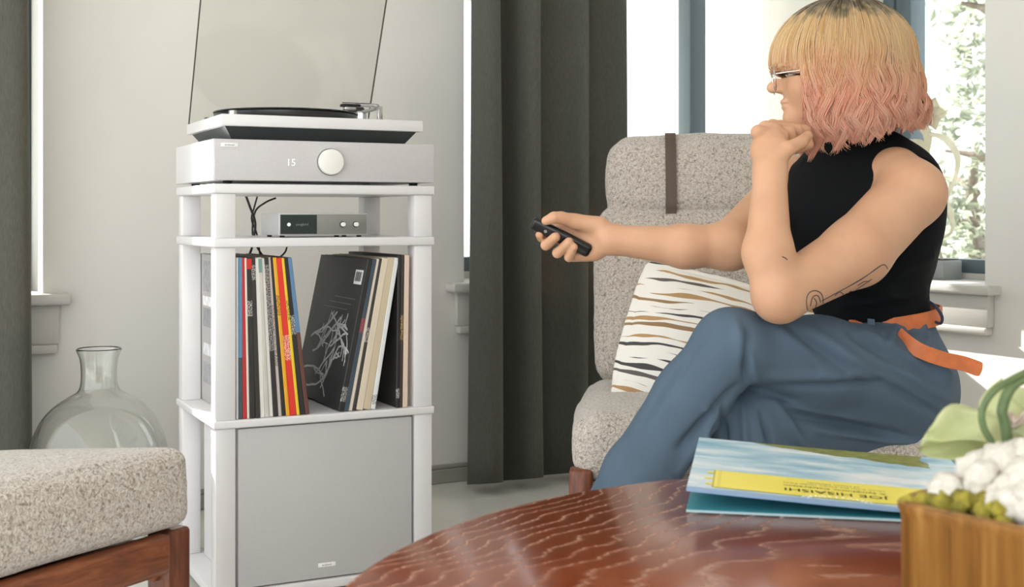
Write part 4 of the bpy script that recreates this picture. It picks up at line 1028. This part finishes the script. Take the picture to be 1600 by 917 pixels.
# tattoo: fine ink lines lying on the forearm and upper arm
bm = bmesh.new()
def ink(pl, r=.0009):
    pts = []
    for x, y in [(p.x, p.y) for p in smoothpts([Vector((*p, 0)) for p in pl], 5)]:
        d = at(x, y, 1)-at(800, 339, 0); org = Vector((0, 0, CAMZ)); d = (at(x, y, 2)-org).normalized()
        hit = body_bvh.ray_cast(org, d)
        if hit[0] is not None: pts.append(hit[0]-d*.0004)
    if len(pts) > 2: tube(bm, pts, r, 5)
for pl_ in ([(1262, 487), (1260, 470), (1264, 458), (1274, 454), (1284, 460), (1286, 474), (1280, 484)], [(1266, 478), (1270, 464), (1278, 462), (1282, 472)], [(1270, 488), (1276, 474), (1272, 466)], [(1284, 470), (1310, 456), (1345, 437), (1378, 414), (1387, 420)], [(1286, 476), (1312, 466), (1338, 452), (1362, 436)], [(1304, 462), (1312, 456), (1320, 460), (1330, 454)], [(1340, 446), (1350, 440), (1358, 440)], [(1378, 414), (1352, 432), (1318, 452)], [(1222, 401), (1227, 403), (1230, 406)]): ink(pl_)
tat = pchild(fin('tattoo', bm, P('ink', (74, 68, 66), .6), None)); tat['kind'] = 'stuff'
# hair: an inner cap and wavy strands
HC = at(1322, 98, 2.295)
def hairshape(phi, v, k=1.0):
    "phi 0 = forward, pi/2 = her left; v 0 crown .. 1 tip"
    fw, lf = math.cos(phi), math.sin(phi)
    bang = min(1, max(0, (fw-.56)/.10)); bang = bang*bang*(3-2*bang)
    Rf = .136 if fw > 0 else .126; Rl = .108; zt_ = .119
    drop = (1-bang)*(.155+.035*fw)+bang*(.015+.03*(1-fw))
    arc = .46
    if v < arc:
        th = v/arc*PI/2; r = math.sin(th)**1.05; z = zt_*math.cos(th); u = 0
    else:
        u = (v-arc)/(1-arc); r = 1+(1-bang)*(.115 if fw < 0 else .03+.085*(1-fw))*math.sin(PI/2*min(1, u*1.15))-.05*bang*u; z = -drop*u
    return HC+HF*(fw*Rf*r*k)+HL*(lf*Rl*r*k)+HU*(z*(k if v < arc else 1))
vsx, fcs, cols = [], [], []
def addtube(pts, rads, n=3):
    b0_ = len(vsx); d = (pts[1]-pts[0]).normalized(); a = d.orthogonal().normalized(); m_ = len(pts)-1
    cs = [(math.cos(2*PI*k/n), math.sin(2*PI*k/n)) for k in range(n)]
    for i, p in enumerate(pts):
        d = (pts[min(i+1, m_)]-pts[max(i-1, 0)]).normalized(); a = (a-d*a.dot(d)).normalized(); b = d.cross(a); r = rads[i]
        for c_, s_ in cs: vsx.append(p+a*(c_*r)+b*(s_*r))
    for i in range(m_):
        for k in range(n): fcs.append((b0_+i*n+k, b0_+i*n+(k+1) % n, b0_+(i+1)*n+(k+1) % n, b0_+(i+1)*n+k))
R = random.Random(21)
# cap
NP, NV = 72, 30; b0_ = len(vsx)
for j in range(NV+1):
    for i in range(NP): vsx.append(hairshape(2*PI*i/NP-PI, .02+.93*j/NV, .94))
for j in range(NV):
    for i in range(NP):
        ph = 2*PI*(i+.5)/NP-PI
        if math.cos(ph) > .55 and j/NV > .62: continue
        fcs.append((b0_+j*NP+i, b0_+j*NP+(i+1) % NP, b0_+(j+1)*NP+(i+1) % NP, b0_+(j+1)*NP+i))
NL = 240
for i in range(NL):
    phc = -PI+2*PI*(i*.6180339 % 1); layc = 1.012-.06*R.random()**1.3; bg_ = math.cos(phc) > .56
    if abs(phc) > PI*.55 and phc < 0 and R.random() < .4: continue
    nz1 = noise.noise(Vector((math.cos(phc)*3, math.sin(phc)*3, 1.7)))
    p1 = 7*nz1+R.uniform(-1.3, 1.3); wl = R.uniform(2.7, 3.9); amp_ = R.uniform(.7, 1.4)*(.25 if bg_ else 1); Lk = R.uniform(.92, 1.02); sgn = R.choice((-1, 1))
    for q in range(34):
        dph = R.gauss(0, .055); dl = R.gauss(0, .011); r0 = R.uniform(.0006, .0013); n_ = 36; pts = []
        pj = p1+R.gauss(0, .16); fly = R.random() < .05; Lq = Lk*(1+R.gauss(0, .014))
        for k in range(n_+1):
            v = min(1.04, (.03+.97*(k/n_)**.82)*Lq)
            g = max(0, (v-.30)/.70); w = amp_*g**.8*.0076
            ang = wl*2*PI*v+pj
            kk = max(.95, layc+dl*(1-.5*g)+w*.6*math.cos(ang)*sgn/.12)+(.04*g*g if fly else 0)
            pts.append(hairshape(phc+dph*(1-.6*g)+w*math.sin(ang)/.11, v, kk))
        addtube(pts, [r0*(1 if k < n_-7 else (n_-k+1)/9+.15) for k in range(n_+1)], 3)
me = bpy.data.meshes.new('hair'); me.from_pydata([tuple(v) for v in vsx], [], fcs)
m = NT('dyed hair'); tc = m.n('ShaderNodeTexCoord'); vs2 = m.n('ShaderNodeVectorMath', operation='SUBTRACT'); vs2.inputs[1].default_value = HC
geo = m.n('ShaderNodeNewGeometry'); m.l(tc.outputs['Object'], vs2.inputs[0]); sep = m.n('ShaderNodeSeparateXYZ'); m.l(vs2.outputs[0], sep.inputs[0])
nz = m.noise(m.co(scale=(40, 40, 9)), 1.0, 3)
zz = m.math('ADD', m.math('MULTIPLY', m.math('ADD', sep.outputs['Z'], .16), 3.4), m.math('MULTIPLY', m.math('SUBTRACT', nz, .5), .35))
col = m.ramp(zz, [(.08, (252, 208, 184)), (.30, (255, 202, 174)), (.46, (255, 217, 174)), (.62, (255, 229, 178)), (.86, (255, 231, 182))])
root = m.math('ADD', m.math('MULTIPLY', sep.outputs['Z'], 22), m.math('MULTIPLY', m.math('SUBTRACT', m.noise(m.co(scale=(60, 60, 14)), 1.0, 2), .5), 1.6))
col = m.mix(m.ramp(root, [(.0, .0), (.0, .0), (1, 1.0)]) if False else m.ramp(m.math('SUBTRACT', root, 1.62), [(.0, .0), (.55, .85)]), col, (74, 66, 58))
jt = geo.outputs['Random Per Island']
m.set(Base_Color=m.mix(m.math('MULTIPLY', m.ramp(jt, [(.25, .0), (.9, 1.0)]), .6), m.mix(m.math('MULTIPLY', m.ramp(jt, [(.0, 1.0), (.25, .0)]), .22), col, (206, 146, 108)), (255, 238, 214)), Roughness=.42, Specular_IOR_Level=.4)
tl = m.n('ShaderNodeBsdfTranslucent'); m.l(col, tl.inputs[0]); mx = m.n('ShaderNodeMixShader'); mx.inputs[0].default_value = .55
m.l(m.b.outputs[0], mx.inputs[1]); m.l(tl.outputs[0], mx.inputs[2]); m.l(mx.outputs[0], m.o.inputs[0])
hair = link('hair', me, m.m, None, True); hair['kind'] = 'stuff'; pchild(hair)
# remote control
ra, rb = at(836, 349, 2.243), at(918, 391, 2.243)
rd = (rb-ra).normalized(); rn = Vector((0, -1, 0)); rs = rd.cross(rn).normalized(); L = (rb-ra).length+.012
bm = bmesh.new(); bx(bm, -L/2, L/2, -.0125, .0125, -.0085, .0085, .007, 4)
rem = fin('remote_control', bm, P('glossy black', (20, 20, 22), .22), None, True, 50)
cen = (ra+rb)/2
rem.matrix_world = Matrix(((rd.x, rs.x, rn.x, cen.x), (rd.y, rs.y, rn.y, cen.y), (rd.z, rs.z, rn.z, cen.z), (0, 0, 0, 1))) @ Matrix.Rotation(math.radians(-28), 4, 'X')
tag(rem, 'slim black remote control held in the outstretched hand', 'remote')
for k, x in enumerate((-.030, -.018, -.006, .012)):
    latheobj('button', [(0, .0085), (.0032, .0085), (.003, .0095), (0, .0097)], MT['dkmetal'] if k else MT['chrome'], rem, 14, (x, 0, 0))
